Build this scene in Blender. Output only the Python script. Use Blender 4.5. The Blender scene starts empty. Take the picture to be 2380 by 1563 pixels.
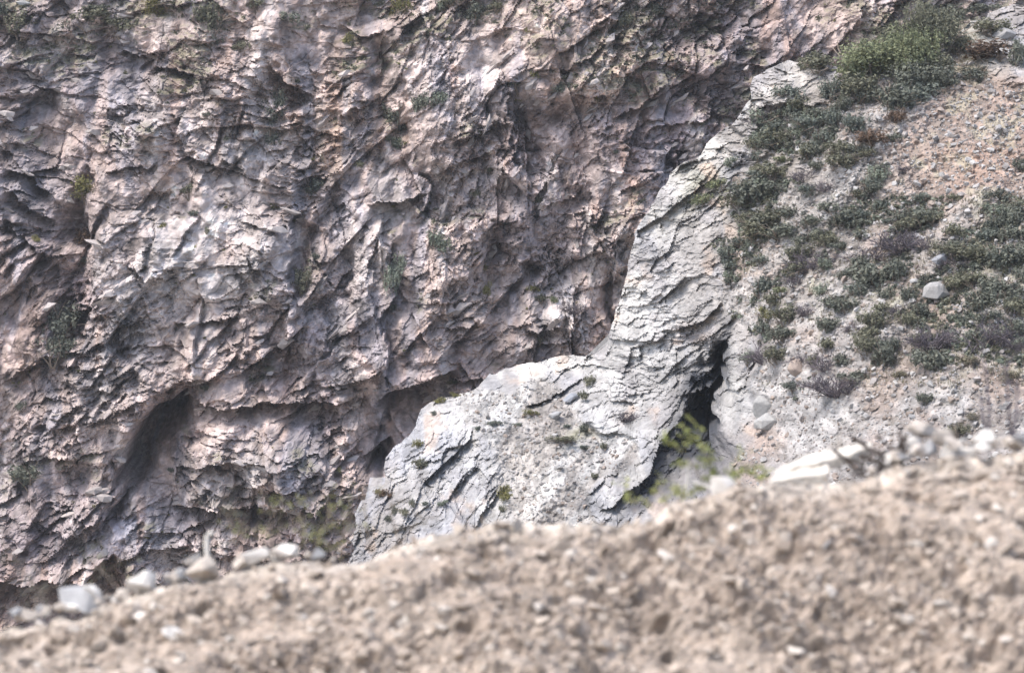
import bpy, bmesh, math, random
import numpy as np
from mathutils import Vector, Matrix

random.seed(7)
RNG = np.random.default_rng(11)
C = bpy.context.scene.collection
scn = bpy.context.scene
R = math.radians

# ------------------------------------------------------------------ camera
K = 0.18                                   # tangent of half the horizontal field of view
cam_d = bpy.data.cameras.new('camera')
cam = bpy.data.objects.new('camera', cam_d); C.objects.link(cam)
cam.location = (0, 0, 0); cam.rotation_euler = (R(90), 0, 0)
cam_d.sensor_width = 36; cam_d.lens = 18 / K
cam_d.clip_start = 0.5; cam_d.clip_end = 20000
cam_d.dof.use_dof = True; cam_d.dof.focus_distance = 200; cam_d.dof.aperture_fstop = 2.1
scn.camera = cam

# ------------------------------------------------------------------ world, sun, exposure
SUN_TO = Vector((-0.48, -0.30, 1.0)).normalized()    # points towards the sun
el = math.asin(SUN_TO.z); az = math.atan2(SUN_TO.x, SUN_TO.y)
world = bpy.data.worlds.new('World'); scn.world = world; world.use_nodes = True
wn = world.node_tree.nodes; wl = world.node_tree.links; wn.clear()
sky = wn.new('ShaderNodeTexSky'); sky.sky_type = 'NISHITA'; sky.sun_disc = False
sky.sun_elevation = el; sky.sun_rotation = az; sky.dust_density = 3.0; sky.air_density = 1.0; sky.ozone_density = 1.0
bg = wn.new('ShaderNodeBackground'); bg.inputs['Strength'].default_value = 0.14
wo = wn.new('ShaderNodeOutputWorld')
wl.new(sky.outputs['Color'], bg.inputs['Color']); wl.new(bg.outputs['Background'], wo.inputs['Surface'])
sun_d = bpy.data.lights.new('sun', 'SUN'); sun_d.energy = 1.5; sun_d.angle = R(16); sun_d.color = (1.0, 0.95, 0.88)
sun = bpy.data.objects.new('sun', sun_d); C.objects.link(sun)
sun.rotation_euler = (-SUN_TO).to_track_quat('-Z', 'Y').to_euler(); sun.location = (-60, -60, 120)
scn.view_settings.view_transform = 'Standard'; scn.view_settings.look = 'None'
scn.view_settings.gamma = 1.0; scn.view_settings.use_curve_mapping = False
scn.view_settings.exposure = 1.32

# ------------------------------------------------------------------ helpers: pixels of the 2380 x 1563 view of the photo
def at(X, Y, d):
    """the point of the place that the photo shows at (X, Y), d metres away along the view axis"""
    return Vector(((X - 1190) / 1190 * K * d, d, -(Y - 781.5) / 1190 * K * d))
def px(d): return K * d / 1190             # metres per pixel at distance d

def tag(o, label=None, cat=None, group=None, kind=None):
    if label: o['label'] = label
    if cat: o['category'] = cat
    if group: o['group'] = group
    if kind: o['kind'] = kind
    return o

# ------------------------------------------------------------------ helpers: noise
def hsh(ix, iy, seed):
    h = (ix.astype(np.int64) * 374761393 + iy.astype(np.int64) * 668265263 + seed * 1274126177) & 0xFFFFFFFF
    h = ((h ^ (h >> 13)) * 1103515245) & 0xFFFFFFFF
    h = ((h ^ (h >> 15)) * 2246822519) & 0xFFFFFFFF
    h = h ^ (h >> 16)
    return (h & 0xFFFFFF).astype(np.float32) / np.float32(0xFFFFFF)
def vnoise(x, y, seed):
    ix = np.floor(x); iy = np.floor(y); fx = (x - ix).astype(np.float32); fy = (y - iy).astype(np.float32)
    ix = ix.astype(np.int64); iy = iy.astype(np.int64)
    ux = fx * fx * (3 - 2 * fx); uy = fy * fy * (3 - 2 * fy)
    a = hsh(ix, iy, seed); b = hsh(ix + 1, iy, seed); c = hsh(ix, iy + 1, seed); d = hsh(ix + 1, iy + 1, seed)
    return (a + (b - a) * ux) * (1 - uy) + (c + (d - c) * ux) * uy
def fbm(x, y, octv, seed, gain=0.5):
    """about -1..1"""
    s = np.zeros_like(x, dtype=np.float32); a = 1.0; t = 0.0
    for i in range(octv):
        s += a * (vnoise(x, y, seed + i * 17) * 2 - 1); t += a; a *= gain
        x, y = (x * 1.62 + y * 1.18) + 3.7, (y * 1.62 - x * 1.18) + 9.1
    return s / t * 1.6
def cells(x, y, seed):
    """nearest jittered seed: F1, F2-F1, offset to the seed, two randoms of the cell"""
    ix = np.floor(x).astype(np.int64); iy = np.floor(y).astype(np.int64)
    f1 = np.full(x.shape, 9.0, np.float32); f2 = f1.copy()
    bx = np.zeros(x.shape, np.float32); by = bx.copy(); cx = np.zeros_like(ix); cy = np.zeros_like(iy)
    for oy in (-1, 0, 1):
        for ox in (-1, 0, 1):
            gx = ix + ox; gy = iy + oy
            dx = (x - gx - hsh(gx, gy, seed)).astype(np.float32)
            dy = (y - gy - hsh(gx, gy, seed + 5)).astype(np.float32)
            d = np.sqrt(dx * dx + dy * dy)
            m = d < f1
            f2 = np.where(m, f1, np.minimum(f2, d))
            f1 = np.where(m, d, f1); bx = np.where(m, dx, bx); by = np.where(m, dy, by)
            cx = np.where(m, gx, cx); cy = np.where(m, gy, cy)
    return f1, f2 - f1, bx, by, hsh(cx, cy, seed + 31), hsh(cx, cy, seed + 47), hsh(cx, cy, seed + 59)
def sstep(a, b, x):
    t = np.clip((x - a) / (b - a), 0, 1); return t * t * (3 - 2 * t)

def rock(x, z, ang, seed, crk=0.30, scales=(5.6, 2.5, 1.15, 0.56, 0.28)):
    """relief (metres outwards) of broken, bedded rock; beds rise to the right by ang degrees. Also a tone per block"""
    c, s = math.cos(R(ang)), math.sin(R(ang))
    t = x * c + z * s; q = -x * s + z * c
    w1 = fbm(x * 0.13, z * 0.13, 3, seed); w2 = fbm(x * 0.13 + 40, z * 0.13, 3, seed + 3)
    w3 = fbm(x * 0.8, z * 0.8, 4, seed + 6); w4 = fbm(x * 0.8 + 20, z * 0.8, 4, seed + 7)
    t = t + 0.9 * w1 + 0.12 * w3; q = q + 0.7 * w2 + 0.09 * w4
    d = np.zeros(x.shape, np.float32); tone = np.zeros(x.shape, np.float32); jump = np.zeros(x.shape, np.float32)
    for i, sc in enumerate(scales):
        a = ((1.5, 1.6, 1.7, 1.6, 1.4) if abs(ang) < 50 else (1.2, 1.25, 1.3, 1.25, 1.2))[i]
        f1, e, bx, by, r1, r2, r3 = cells(t / (sc * a) + i * 7.3, q / sc + i * 3.1, seed + 100 * i)
        amp = sc * (0.16, 0.22, 0.33, 0.46, 0.50)[i]
        h = (r1 - 0.5) * 1.5 + bx * (r2 - 0.5) * 2.2 + by * (-0.8 + (r3 - 0.5) * 2.2)
        d += amp * h * (0.55 + 0.9 * (r2 if i < 3 else hold))
        d -= amp * crk * (1 - sstep(0.0, 0.07 + 0.03 * i, e)) * (r2 > 0.4)
        if i == 1: hold = sstep(-0.6, 0.6, fbm(x * 0.22 + 70, z * 0.22, 4, seed + 11)) * 1.25 + 0.35 * r3 - 0.15
        if i in (1, 2): jump += (r2 - 0.5) * (2.4, 1.3)[i - 1]
        if i >= 1: tone += (r3 - 0.5) * (0.4, 0.55, 0.75, 0.75, 0.7)[i]
    # beds: each sticks out at its foot and slopes back to its top; joints break them into blocks
    for per, amp, sd in ((2.1, 0.16, 1), (0.8, 0.11, 2), (0.36, 0.07, 3)):
        ph = q / per + jump * 0.5 + 0.28 * fbm(t / (per * 3), q / (per * 2.4), 3, seed + 70 + sd)
        fr = ph - np.floor(ph)
        saw = np.where(fr < 0.14, fr / 0.14, 1 - (fr - 0.14) / 0.86)
        gate = sstep(-0.15, 0.5, fbm(t / (per * 3.5) + sd, q / (per * 2.0), 3, seed + 90 + sd))
        d += amp * (saw - 0.4) * gate
    # crumbled surface
    rid = 1 - np.abs(fbm(x * 0.55 + 2 * w3 * .3, z * 0.75, 5, seed + 8, 0.62))
    d += 0.34 * (rid - 0.6) + 0.10 * fbm(x * 3.3, z * 3.9, 3, seed + 9)
    return d, tone

def idw(x, z, pts, vals, p=3):
    num = np.zeros(x.shape, np.float32); den = np.zeros(x.shape, np.float32)
    for (a, b), v in zip(pts, vals):
        w = 1.0 / (((x - a) ** 2 + (z - b) ** 2) + 400.0) ** (p / 2)
        num += w * v; den += w
    return num / den
def bedded(x, z, theta, seed, bins=(-20, 0, 20, 42, 66), crk=0.30):
    d = np.zeros(x.shape, np.float32); tone = np.zeros(x.shape, np.float32)
    b = np.array(bins, float)
    for k, a in enumerate(bins):
        lo = b[k - 1] if k > 0 else -999; hi = b[k + 1] if k + 1 < len(b) else 999
        w = np.where(theta < a, np.clip((theta - lo) / (a - lo), 0, 1), np.clip((hi - theta) / (hi - a), 0, 1)) if True else 0
        w = sstep(0.25, 0.75, w).astype(np.float32)
        m = w > 0.01
        if m.any():
            dd, tt = rock(x[m], z[m], a, seed, crk)
            d[m] += w[m] * dd; tone[m] += w[m] * tt
    return d, tone

def pline(U, V, pts):
    """distance to a polyline, side (+ left of its direction, y up), and how far along it (0..1)"""
    P = np.array(pts, float); L = np.r_[0, np.cumsum(np.hypot(*(P[1:] - P[:-1]).T))]
    best = np.full(U.shape, 1e9, np.float32); side = np.zeros(U.shape, np.float32); tt = np.zeros(U.shape, np.float32)
    for i in range(len(P) - 1):
        ax, ay = P[i]; ex, ey = P[i + 1] - P[i]; n = ex * ex + ey * ey
        t = np.clip(((U - ax) * ex + (V - ay) * ey) / n, 0, 1)
        dx = U - ax - t * ex; dy = V - ay - t * ey
        d = np.hypot(dx, dy); m = d < best
        best = np.where(m, d, best)
        side = np.where(m, -(ex * dy - ey * dx), side)
        tt = np.where(m, (L[i] + t * math.sqrt(n)) / L[-1], tt)
    return best, side, tt
def step(d, U, V, pts, a1, l1, a2, l2):
    reach = 4.5 * max(l1, l2); P = np.array(pts)
    m = (U > P[:, 0].min() - reach) & (U < P[:, 0].max() + reach) & (V > P[:, 1].min() - reach) & (V < P[:, 1].max() + reach)
    if not m.any(): return
    b, s, t = pline(U[m], V[m], pts)
    tap = sstep(0.0, 0.18, t) * sstep(0.0, 0.18, 1 - t)
    d[m] += (np.where(s > 0, a1 * np.exp(-b / l1), a2 * np.exp(-(b / l2) ** 1.5)) * tap).astype(np.float32)
def crack(d, U, V, pts, w, dep):
    P = np.array(pts); reach = 3 * w
    m = (U > P[:, 0].min() - reach) & (U < P[:, 0].max() + reach) & (V > P[:, 1].min() - reach) & (V < P[:, 1].max() + reach)
    if not m.any(): return
    b, s, t = pline(U[m], V[m], pts)
    d[m] -= (dep * np.exp(-(b / w) ** 2) * sstep(0, 0.15, t) * sstep(0, 0.15, 1 - t)).astype(np.float32)
def gauss(U, V, cx, cy, rx, ry, rot=0):
    c, s = math.cos(R(rot)), math.sin(R(rot)); a = U - cx; b = V - cy
    p = (a * c - b * s) / rx; q = (a * s + b * c) / ry
    return np.exp(-(p * p + q * q)).astype(np.float32)

# ------------------------------------------------------------------ helpers: meshes
def mesh_from(name, V, F, mat, col=None, parent=None, smooth=False):
    """V (n,3), F (m,3 or 4) numpy -> ONE mesh object"""
    me = raw_mesh(name, V, F, mat, col, smooth)
    o = bpy.data.objects.new(name, me); C.objects.link(o)
    if parent: o.parent = parent
    return o
def raw_mesh(name, V, F, mat, col=None, smooth=False):
    V = np.asarray(V, np.float32); F = np.asarray(F, np.int32); k = F.shape[1]
    me = bpy.data.meshes.new(name)
    me.vertices.add(len(V)); me.vertices.foreach_set('co', V.ravel())
    me.loops.add(F.size); me.loops.foreach_set('vertex_index', F.ravel())
    me.polygons.add(len(F)); me.polygons.foreach_set('loop_start', np.arange(0, F.size, k, dtype=np.int32))
    me.polygons.foreach_set('use_smooth', np.full(len(F), smooth, dtype=bool))
    if col is not None:
        ca = me.color_attributes.new('tint', 'FLOAT_COLOR', 'POINT')
        c4 = np.ones((len(V), 4), np.float32); c4[:, :3] = col
        ca.data.foreach_set('color', c4.ravel())
    me.update(calc_edges=True); me.materials.append(mat)
    return me
def grid_faces(ny, nx):
    i = np.arange(ny * nx).reshape(ny, nx)
    return np.stack([i[:-1, :-1], i[:-1, 1:], i[1:, 1:], i[1:, :-1]], -1).reshape(-1, 4)

# ------------------------------------------------------------------ materials
def base_mat(name, rough=0.95, spec=0.15):
    m = bpy.data.materials.new(name); m.use_nodes = True
    nt = m.node_tree; b = nt.nodes['Principled BSDF']
    b.inputs['Roughness'].default_value = rough; b.inputs['Specular IOR Level'].default_value = spec
    return m, nt, b
def tint_mat(name, scale, amount, bump=0.0, bscale=8.0, source='attr', flat=None):
    """own colour of the surface (attribute, object colour or a constant) times fine procedural grain, plus fine relief"""
    m, nt, b = base_mat(name); N, L = nt.nodes, nt.links
    if source == 'attr':
        a = N.new('ShaderNodeAttribute'); a.attribute_name = 'tint'; out = a.outputs['Color']
    elif source == 'object':
        a = N.new('ShaderNodeObjectInfo'); out = a.outputs['Color']
    else:
        a = N.new('ShaderNodeRGB'); a.outputs[0].default_value = (*flat, 1); out = a.outputs[0]
    geo = N.new('ShaderNodeNewGeometry')
    n1 = N.new('ShaderNodeTexNoise'); n1.inputs['Scale'].default_value = scale; n1.inputs['Detail'].default_value = 6; n1.inputs['Roughness'].default_value = 0.65
    L.new(geo.outputs['Position'], n1.inputs['Vector'])
    mr = N.new('ShaderNodeMapRange'); mr.inputs['From Min'].default_value = 0.3; mr.inputs['From Max'].default_value = 0.7
    mr.inputs['To Min'].default_value = 1 - amount; mr.inputs['To Max'].default_value = 1 + amount
    L.new(n1.outputs['Fac'], mr.inputs['Value'])
    mx = N.new('ShaderNodeVectorMath'); mx.operation = 'SCALE'
    L.new(out, mx.inputs[0]); L.new(mr.outputs['Result'], mx.inputs['Scale'])
    L.new(mx.outputs['Vector'], b.inputs['Base Color'])
    if bump:
        n2 = N.new('ShaderNodeTexNoise'); n2.inputs['Scale'].default_value = bscale; n2.inputs['Detail'].default_value = 5
        L.new(geo.outputs['Position'], n2.inputs['Vector'])
        bp = N.new('ShaderNodeBump'); bp.inputs['Strength'].default_value = bump; bp.inputs['Distance'].default_value = 0.6 / bscale
        L.new(n2.outputs['Fac'], bp.inputs['Height']); L.new(bp.outputs['Normal'], b.inputs['Normal'])
    return m
def leaf_mat(name, c1, c2, trans=0.25):
    m, nt, b = base_mat(name, 0.75, 0.25); N, L = nt.nodes, nt.links
    oi = N.new('ShaderNodeObjectInfo'); geo = N.new('ShaderNodeNewGeometry')
    n1 = N.new('ShaderNodeTexNoise'); n1.inputs['Scale'].default_value = 2.6; n1.inputs['Detail'].default_value = 3
    L.new(geo.outputs['Position'], n1.inputs['Vector'])
    ad = N.new('ShaderNodeMath'); ad.operation = 'ADD'
    rn = N.new('ShaderNodeMath'); rn.operation = 'MULTIPLY'; rn.inputs[1].default_value = 0.5
    L.new(geo.outputs['Random Per Island'], rn.inputs[0])
    L.new(n1.outputs['Fac'], ad.inputs[0]); L.new(rn.outputs[0], ad.inputs[1])
    ad2 = N.new('ShaderNodeMath'); ad2.operation = 'MULTIPLY_ADD'; ad2.inputs[1].default_value = 0.35
    L.new(oi.outputs['Random'], ad2.inputs[0]); L.new(ad.outputs[0], ad2.inputs[2])
    mr = N.new('ShaderNodeMapRange'); mr.inputs['From Min'].default_value = 0.45; mr.inputs['From Max'].default_value = 1.3
    L.new(ad2.outputs[0], mr.inputs['Value'])
    mx = N.new('ShaderNodeMix'); mx.data_type = 'RGBA'
    mx.inputs[6].default_value = (*c1, 1); mx.inputs[7].default_value = (*c2, 1)
    L.new(mr.outputs['Result'], mx.inputs[0]); L.new(mx.outputs[2], b.inputs['Base Color'])
    tr = N.new('ShaderNodeBsdfTranslucent'); L.new(mx.outputs[2], tr.inputs['Color'])
    ms = N.new('ShaderNodeMixShader'); ms.inputs[0].default_value = trans
    L.new(b.outputs[0], ms.inputs[1]); L.new(tr.outputs[0], ms.inputs[2])
    L.new(ms.outputs[0], N['Material Output'].inputs['Surface'])
    return m
M_ROCK = tint_mat('cliff_rock', 1.9, 0.34, 0.5, 7.0)
M_HILL = tint_mat('hill_rock_and_scree', 2.6, 0.26, 0.5, 9.0)
M_STONE = tint_mat('loose_stone', 7.0, 0.16, 0.4, 16.0, 'object')
M_SOIL = tint_mat('bank_soil', 11.0, 0.24, 0.6, 40.0)
M_PEBBLE = tint_mat('bank_pebbles', 30.0, 0.15, 0.3, 60.0)
M_BOULDER = tint_mat('crest_boulder', 9.0, 0.36, 0.4, 30.0, 'object')
M_TWIG = tint_mat('grey_twig', 6.0, 0.2, source='const', flat=(0.125, 0.108, 0.118))
M_STEM = tint_mat('brown_stem', 9.0, 0.25, source='const', flat=(0.19, 0.155, 0.125))
M_DARKWOOD = tint_mat('dark_dry_wood', 20.0, 0.3, source='const', flat=(0.085, 0.07, 0.062))
M_PALEWOOD = tint_mat('bleached_wood', 20.0, 0.15, source='const', flat=(0.6, 0.57, 0.52))
M_SLAB = tint_mat('weathered_slab', 9.0, 0.2, 0.5, 26.0, source='const', flat=(0.58, 0.54, 0.48))
LEAF = {
    'd': leaf_mat('dark_green_leaf', (0.066, 0.073, 0.060), (0.20, 0.21, 0.165)),
    'o': leaf_mat('olive_leaf', (0.085, 0.087, 0.062), (0.235, 0.232, 0.16)),
    'g': leaf_mat('fresh_green_leaf', (0.10, 0.115, 0.062), (0.29, 0.31, 0.18)),
    'b': leaf_mat('blue_green_leaf', (0.074, 0.088, 0.077), (0.21, 0.23, 0.19)),
    'r': leaf_mat('rust_brown_leaf', (0.085, 0.055, 0.038), (0.19, 0.13, 0.09)),
    'p': leaf_mat('pale_green_leaf', (0.13, 0.15, 0.115), (0.29, 0.32, 0.25)),
    'y': leaf_mat('yellow_green_leaf', (0.10, 0.095, 0.032), (0.26, 0.245, 0.105)),
    's': leaf_mat('dry_grass', (0.12, 0.11, 0.075), (0.31, 0.28, 0.20)),
    'f': leaf_mat('sapling_leaf', (0.20, 0.235, 0.075), (0.50, 0.50, 0.20), 0.35),
}

# ================================================================== THE CLIFF (far wall of the gorge)
def lin(a, b, n): return np.linspace(a, b, n, dtype=np.float32)
xs = np.r_[lin(-58, -39.6, 50), lin(-39.5, 37, 900), lin(37.2, 56, 50)]
zs = np.r_[lin(-42, -24.4, 40), lin(-24.3, 26.2, 600), lin(26.4, 40, 30)]
X0, Z0 = np.meshgrid(xs, zs); shp = X0.shape; X0 = X0.ravel(); Z0 = Z0.ravel()
U = 1190 + X0 / px(200); V = 781.5 - Z0 / px(200)
# rough outlines: features are drawn along wobbling lines
Uw = U + 34 * fbm(X0 * 0.30, Z0 * 0.30, 6, 501, .6) ; Vw = V + 24 * fbm(X0 * 0.30 + 9, Z0 * 0.30, 6, 502, .6)
TH = [(100,150,-8),(400,150,-12),(700,200,-25),(100,450,-25),(350,480,-5),(600,500,-12),(550,650,16),(450,800,8),(200,900,15),
      (100,1100,20),(600,850,25),(620,1080,-8),(500,1150,-5),(850,750,44),(900,300,48),(1100,300,60),(1300,150,46),(1500,200,42),(1000,150,55),(780,600,50),(760,250,30),(1200,450,65),(900,600,62),
      (1650,350,35),(1100,650,38),(1100,800,20),(1300,600,68),(1350,700,50),(1000,520,60),(150,1250,25),(300,300,-14),(60,650,40),(800,1050,20)]
theta = idw(U, V, [(a, b) for a, b, c in TH], [c for a, b, c in TH])
D, tone = bedded(X0, Z0, theta, 21)
rough = np.ones(U.shape, np.float32)
for cx, cy, rx, ry, rot, k in ((890,1010,70,75,0,.8),(390,1060,50,110,25,.8),(650,1015,80,35,10,.55),(470,975,90,25,10,.4),(870,430,90,35,10,.5),
                               (1060,850,60,25,25,.5),(740,760,40,60,0,.4),(960,970,80,40,20,.6),(1350,90,70,60,0,.35),(760,320,50,50,0,.5)):
    rough -= k * gauss(Uw, Vw, cx, cy, rx, ry, rot)
rough = np.clip(rough, 0.15, 1) * np.clip(0.92 + 0.75 * fbm(X0 * 0.14, Z0 * 0.14, 4, 77), 0.3, 1.5)
D *= rough
f1, e, bx, by, r1, r2, r3 = cells(X0 / 3.1 + 0.35 * fbm(X0 * .5, Z0 * .5, 3, 341), Z0 / 2.7 + 0.35 * fbm(X0 * .5 + 7, Z0 * .5, 3, 342), 343)
D *= 1 - 0.6 * sstep(0, .12, e) * (r1 < .26)               # smoother broken faces among the rubbly ones
big = np.zeros(U.shape, np.float32)
b1 = np.abs(fbm(X0 * 0.15, Z0 * 0.10, 3, 351)); b2 = np.abs(fbm(X0 * 0.36 + 3, Z0 * 0.28, 4, 352)); b3 = np.abs(fbm(X0 * 0.9 + 3, Z0 * 0.8, 3, 353))
big += 2.3 * np.minimum(b1, .8) + 1.25 * np.minimum(b2, .8) + 0.45 * np.minimum(b3, .8) - 1.2      # bulges with creases between
big += 1.3 * fbm(X0 * 0.07, Z0 * 0.05, 4, 300) + 1.7 * fbm(X0 * 0.12 + 0.03 * Z0, Z0 * 0.028, 4, 310)
STEPS = [
 ([(272,1130),(296,1050),(332,988),(374,938),(450,896)], 1.5, 60, -6.5, 62),
 ([(430,905),(500,870),(565,810)], .7, 30, -1.8, 22),
 ([(430,912),(520,942),(640,930),(720,932),(850,938)], 1.4, 60, -2.3, 45),
 ([(865,945),(900,910),(960,885),(1070,858)], 1.6, 60, -4.2, 95),
 ([(1005,845),(1050,795),(1120,740)], 1.0, 40, -1.8, 40),
 ([(1050,885),(1120,870),(1190,850)], .6, 30, -1.6, 40),
 ([(-60,1320),(60,1345),(200,1332),(270,1285)], 2.0, 80, -6, 150),
 ([(400,1185),(520,1170),(640,1168),(730,1172),(765,1100)], 1.5, 60, -2.8, 40),
 ([(842,1062),(870,1045),(910,1025)], .4, 20, -3.2, 45),
 ([(235,125),(340,118),(395,112)], .9, 30, -1.6, 22),
 ([(340,150),(400,160),(450,152)], .8, 30, -2.0, 22),
 ([(-20,240),(60,215),(120,190)], .9, 40, -1.8, 30),
 ([(-20,385),(60,418),(105,450)], 1.2, 30, -3.0, 26),
 ([(-20,440),(60,478),(120,520)], 1.2, 30, -2.6, 30),
 ([(-20,520),(60,550),(110,590)], 1.0, 30, -2.2, 30),
 ([(235,402),(300,386),(355,368)], .7, 30, -1.3, 18),
 ([(500,370),(540,385),(575,400)], .5, 25, -1.2, 22),
 ([(690,700),(685,560),(697,470)], 1.7, 70, -2.2, 36),
 ([(908,905),(890,700),(897,560),(880,480)], 1.6, 70, -2.0, 46),
 ([(835,472),(900,462),(980,440)], 1.6, 50, -1.8, 38),
 ([(962,490),(988,430),(970,395)], 1.2, 40, -2.2, 30),
 ([(1214,440),(1200,330),(1188,210)], 1.2, 44, -2.4, 60),
 ([(1315,215),(1370,226),(1410,212)], 1.0, 40, -1.7, 36),
 ([(1265,118),(1340,80),(1405,28)], .7, 30, -1.3, 18),
 ([(1305,165),(1380,110),(1445,66)], .7, 30, -1.3, 18),
 ([(1425,285),(1500,232),(1590,186)], .8, 34, -1.5, 24),
 ([(1500,330),(1580,280),(1680,240)], .7, 34, -1.2, 24),
 ([(1200,765),(1270,752),(1320,738)], 1.2, 40, -1.8, 26),
 ([(385,752),(470,748),(565,733)], .9, 40, -1.5, 22),
 ([(780,258),(870,238),(895,222)], 1.4, 44, -2.2, 40),
 ([(790,45),(860,62),(905,42)], 1.0, 30, -1.8, 26),
 ([(1050,335),(1130,292),(1195,268)], 1.3, 40, -1.8, 36),
 ([(990,398),(1080,378),(1155,338)], 1.0, 36, -1.6, 30),
 ([(745,1110),(790,1060),(850,1020)], 1.2, 40, -2.0, 40),
 ([(600,780),(650,760),(690,700)], .6, 26, -1.6, 16),
 ([(340,640),(355,600),(380,560)], .8, 30, -1.0, 26),
 ([(300,600),(380,640),(420,630)], .7, 30, -1.0, 22),
 ([(580,520),(640,540),(680,530)], .7, 30, -1.0, 24),
 ([(1090,560),(1140,520),(1200,500)], .8, 30, -1.2, 26),
 ([(1240,470),(1300,455),(1350,440)], .8, 30, -1.4, 26),
 ([(20,880),(110,830),(200,820)], .8, 40, -1.3, 36),
 ([(40,1090),(110,1060),(180,1050)], .8, 40, -1.3, 30),
 ([(160,1240),(240,1200),(290,1140)], .8, 40, -1.5, 40),
]
Uj = U + 6 * fbm(X0 * .8, Z0 * .8, 4, 505); Vj = V + 6 * fbm(X0 * .8, Z0 * .8, 4, 506)
for i, (pts, a1, l1, a2, l2) in enumerate(STEPS):
    cv = i in (0, 1, 2, 3, 4, 8)
    f = 1.25 if i == 0 else 1.0 if i in (3, 6, 8) else 0.8 if i < 8 else 0.68
    step(big, Uj if cv else Uw, Vj if cv else Vw, pts, a1 * f, l1, a2 * f, l2)
big -= 2.6 * gauss(Uj, Vj, 372, 980, 32, 90, -35) + 3.4 * gauss(Uj, Vj, 874, 1078, 22, 30, 10)
gj = random.Random(17)
for _ in range(120):            # straight joints that cut across the beds
    cx, cy = gj.uniform(-20, 1700), gj.uniform(-20, 1250); L_ = gj.uniform(25, 110); an = R(gj.choice((42, 50, 66, 78, -62, -75, 35)) + gj.gauss(0, 7))
    sx, sy = math.cos(an) * L_, math.sin(an) * L_; h_ = gj.uniform(.15, .6); sg = gj.choice((-1, 1, 1))
    step(big, Uj, Vj, [(cx - sx, cy + sy), (cx, cy), (cx + sx, cy - sy)], sg * h_, gj.uniform(20, 45), -sg * h_ * 1.2, gj.uniform(10, 22))
for pts, w, dep in (([(172,470),(165,600),(150,720),(150,850)], 34, 3.0), ([(1385,830),(1425,740),(1440,650),(1475,540)], 14, 1.6),
                    ([(935,340),(915,260),(900,160),(860,70)], 30, 2.0), ([(700,710),(715,600),(735,510)], 22, 1.6),
                    ([(290,1240),(300,1160),(310,1060)], 16, 1.6), ([(640,330),(620,240),(600,170)], 26, 1.4), ([(160,520),(175,450),(215,405)], 22, 1.8),
                    ([(1130,690),(1140,620),(1160,540)], 20, 1.2), ([(820,720),(815,640),(800,560)], 16, 1.0)):
    crack(big, Uw, Vw, pts, w, dep)
for cx, cy, rx, ry, rot, a in ((1290,275,24,40,-20,-2.6),(1236,626,17,20,0,-2.6),(1312,618,20,16,0,-2.4),(1360,175,44,44,0,2.0),(1290,722,50,26,0,1.8),
                               (890,1010,85,75,0,-2.6),(620,1075,130,85,0,3.0),(400,1085,55,110,20,-1.6),(1050,300,130,120,0,1.8),(300,760,130,200,0,1.6),
                               (560,620,130,110,0,1.4),(1440,110,26,26,0,-1.2),(1080,560,120,100,0,1.0),(250,100,200,80,0,-1.5),(1000,960,60,50,20,-1.0),
                               (475,1010,26,14,0,-1.2),(97,985,16,12,0,-1.3),(1130,700,60,30,20,.8)):
    big += a * gauss(Uw, Vw, cx, cy, rx, ry, rot)
lean = 200 + 0.16 * Z0 + 0.004 * np.clip(Z0 - 12, 0, 99) ** 2 + 0.08 * np.clip(X0, 0, 60)
Yc = (lean - big - D).astype(np.float32)
# undersides: a little overhang
Zc = Z0 - 0.10 * (big + D)
Xc = X0 + 0.05 * D
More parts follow.
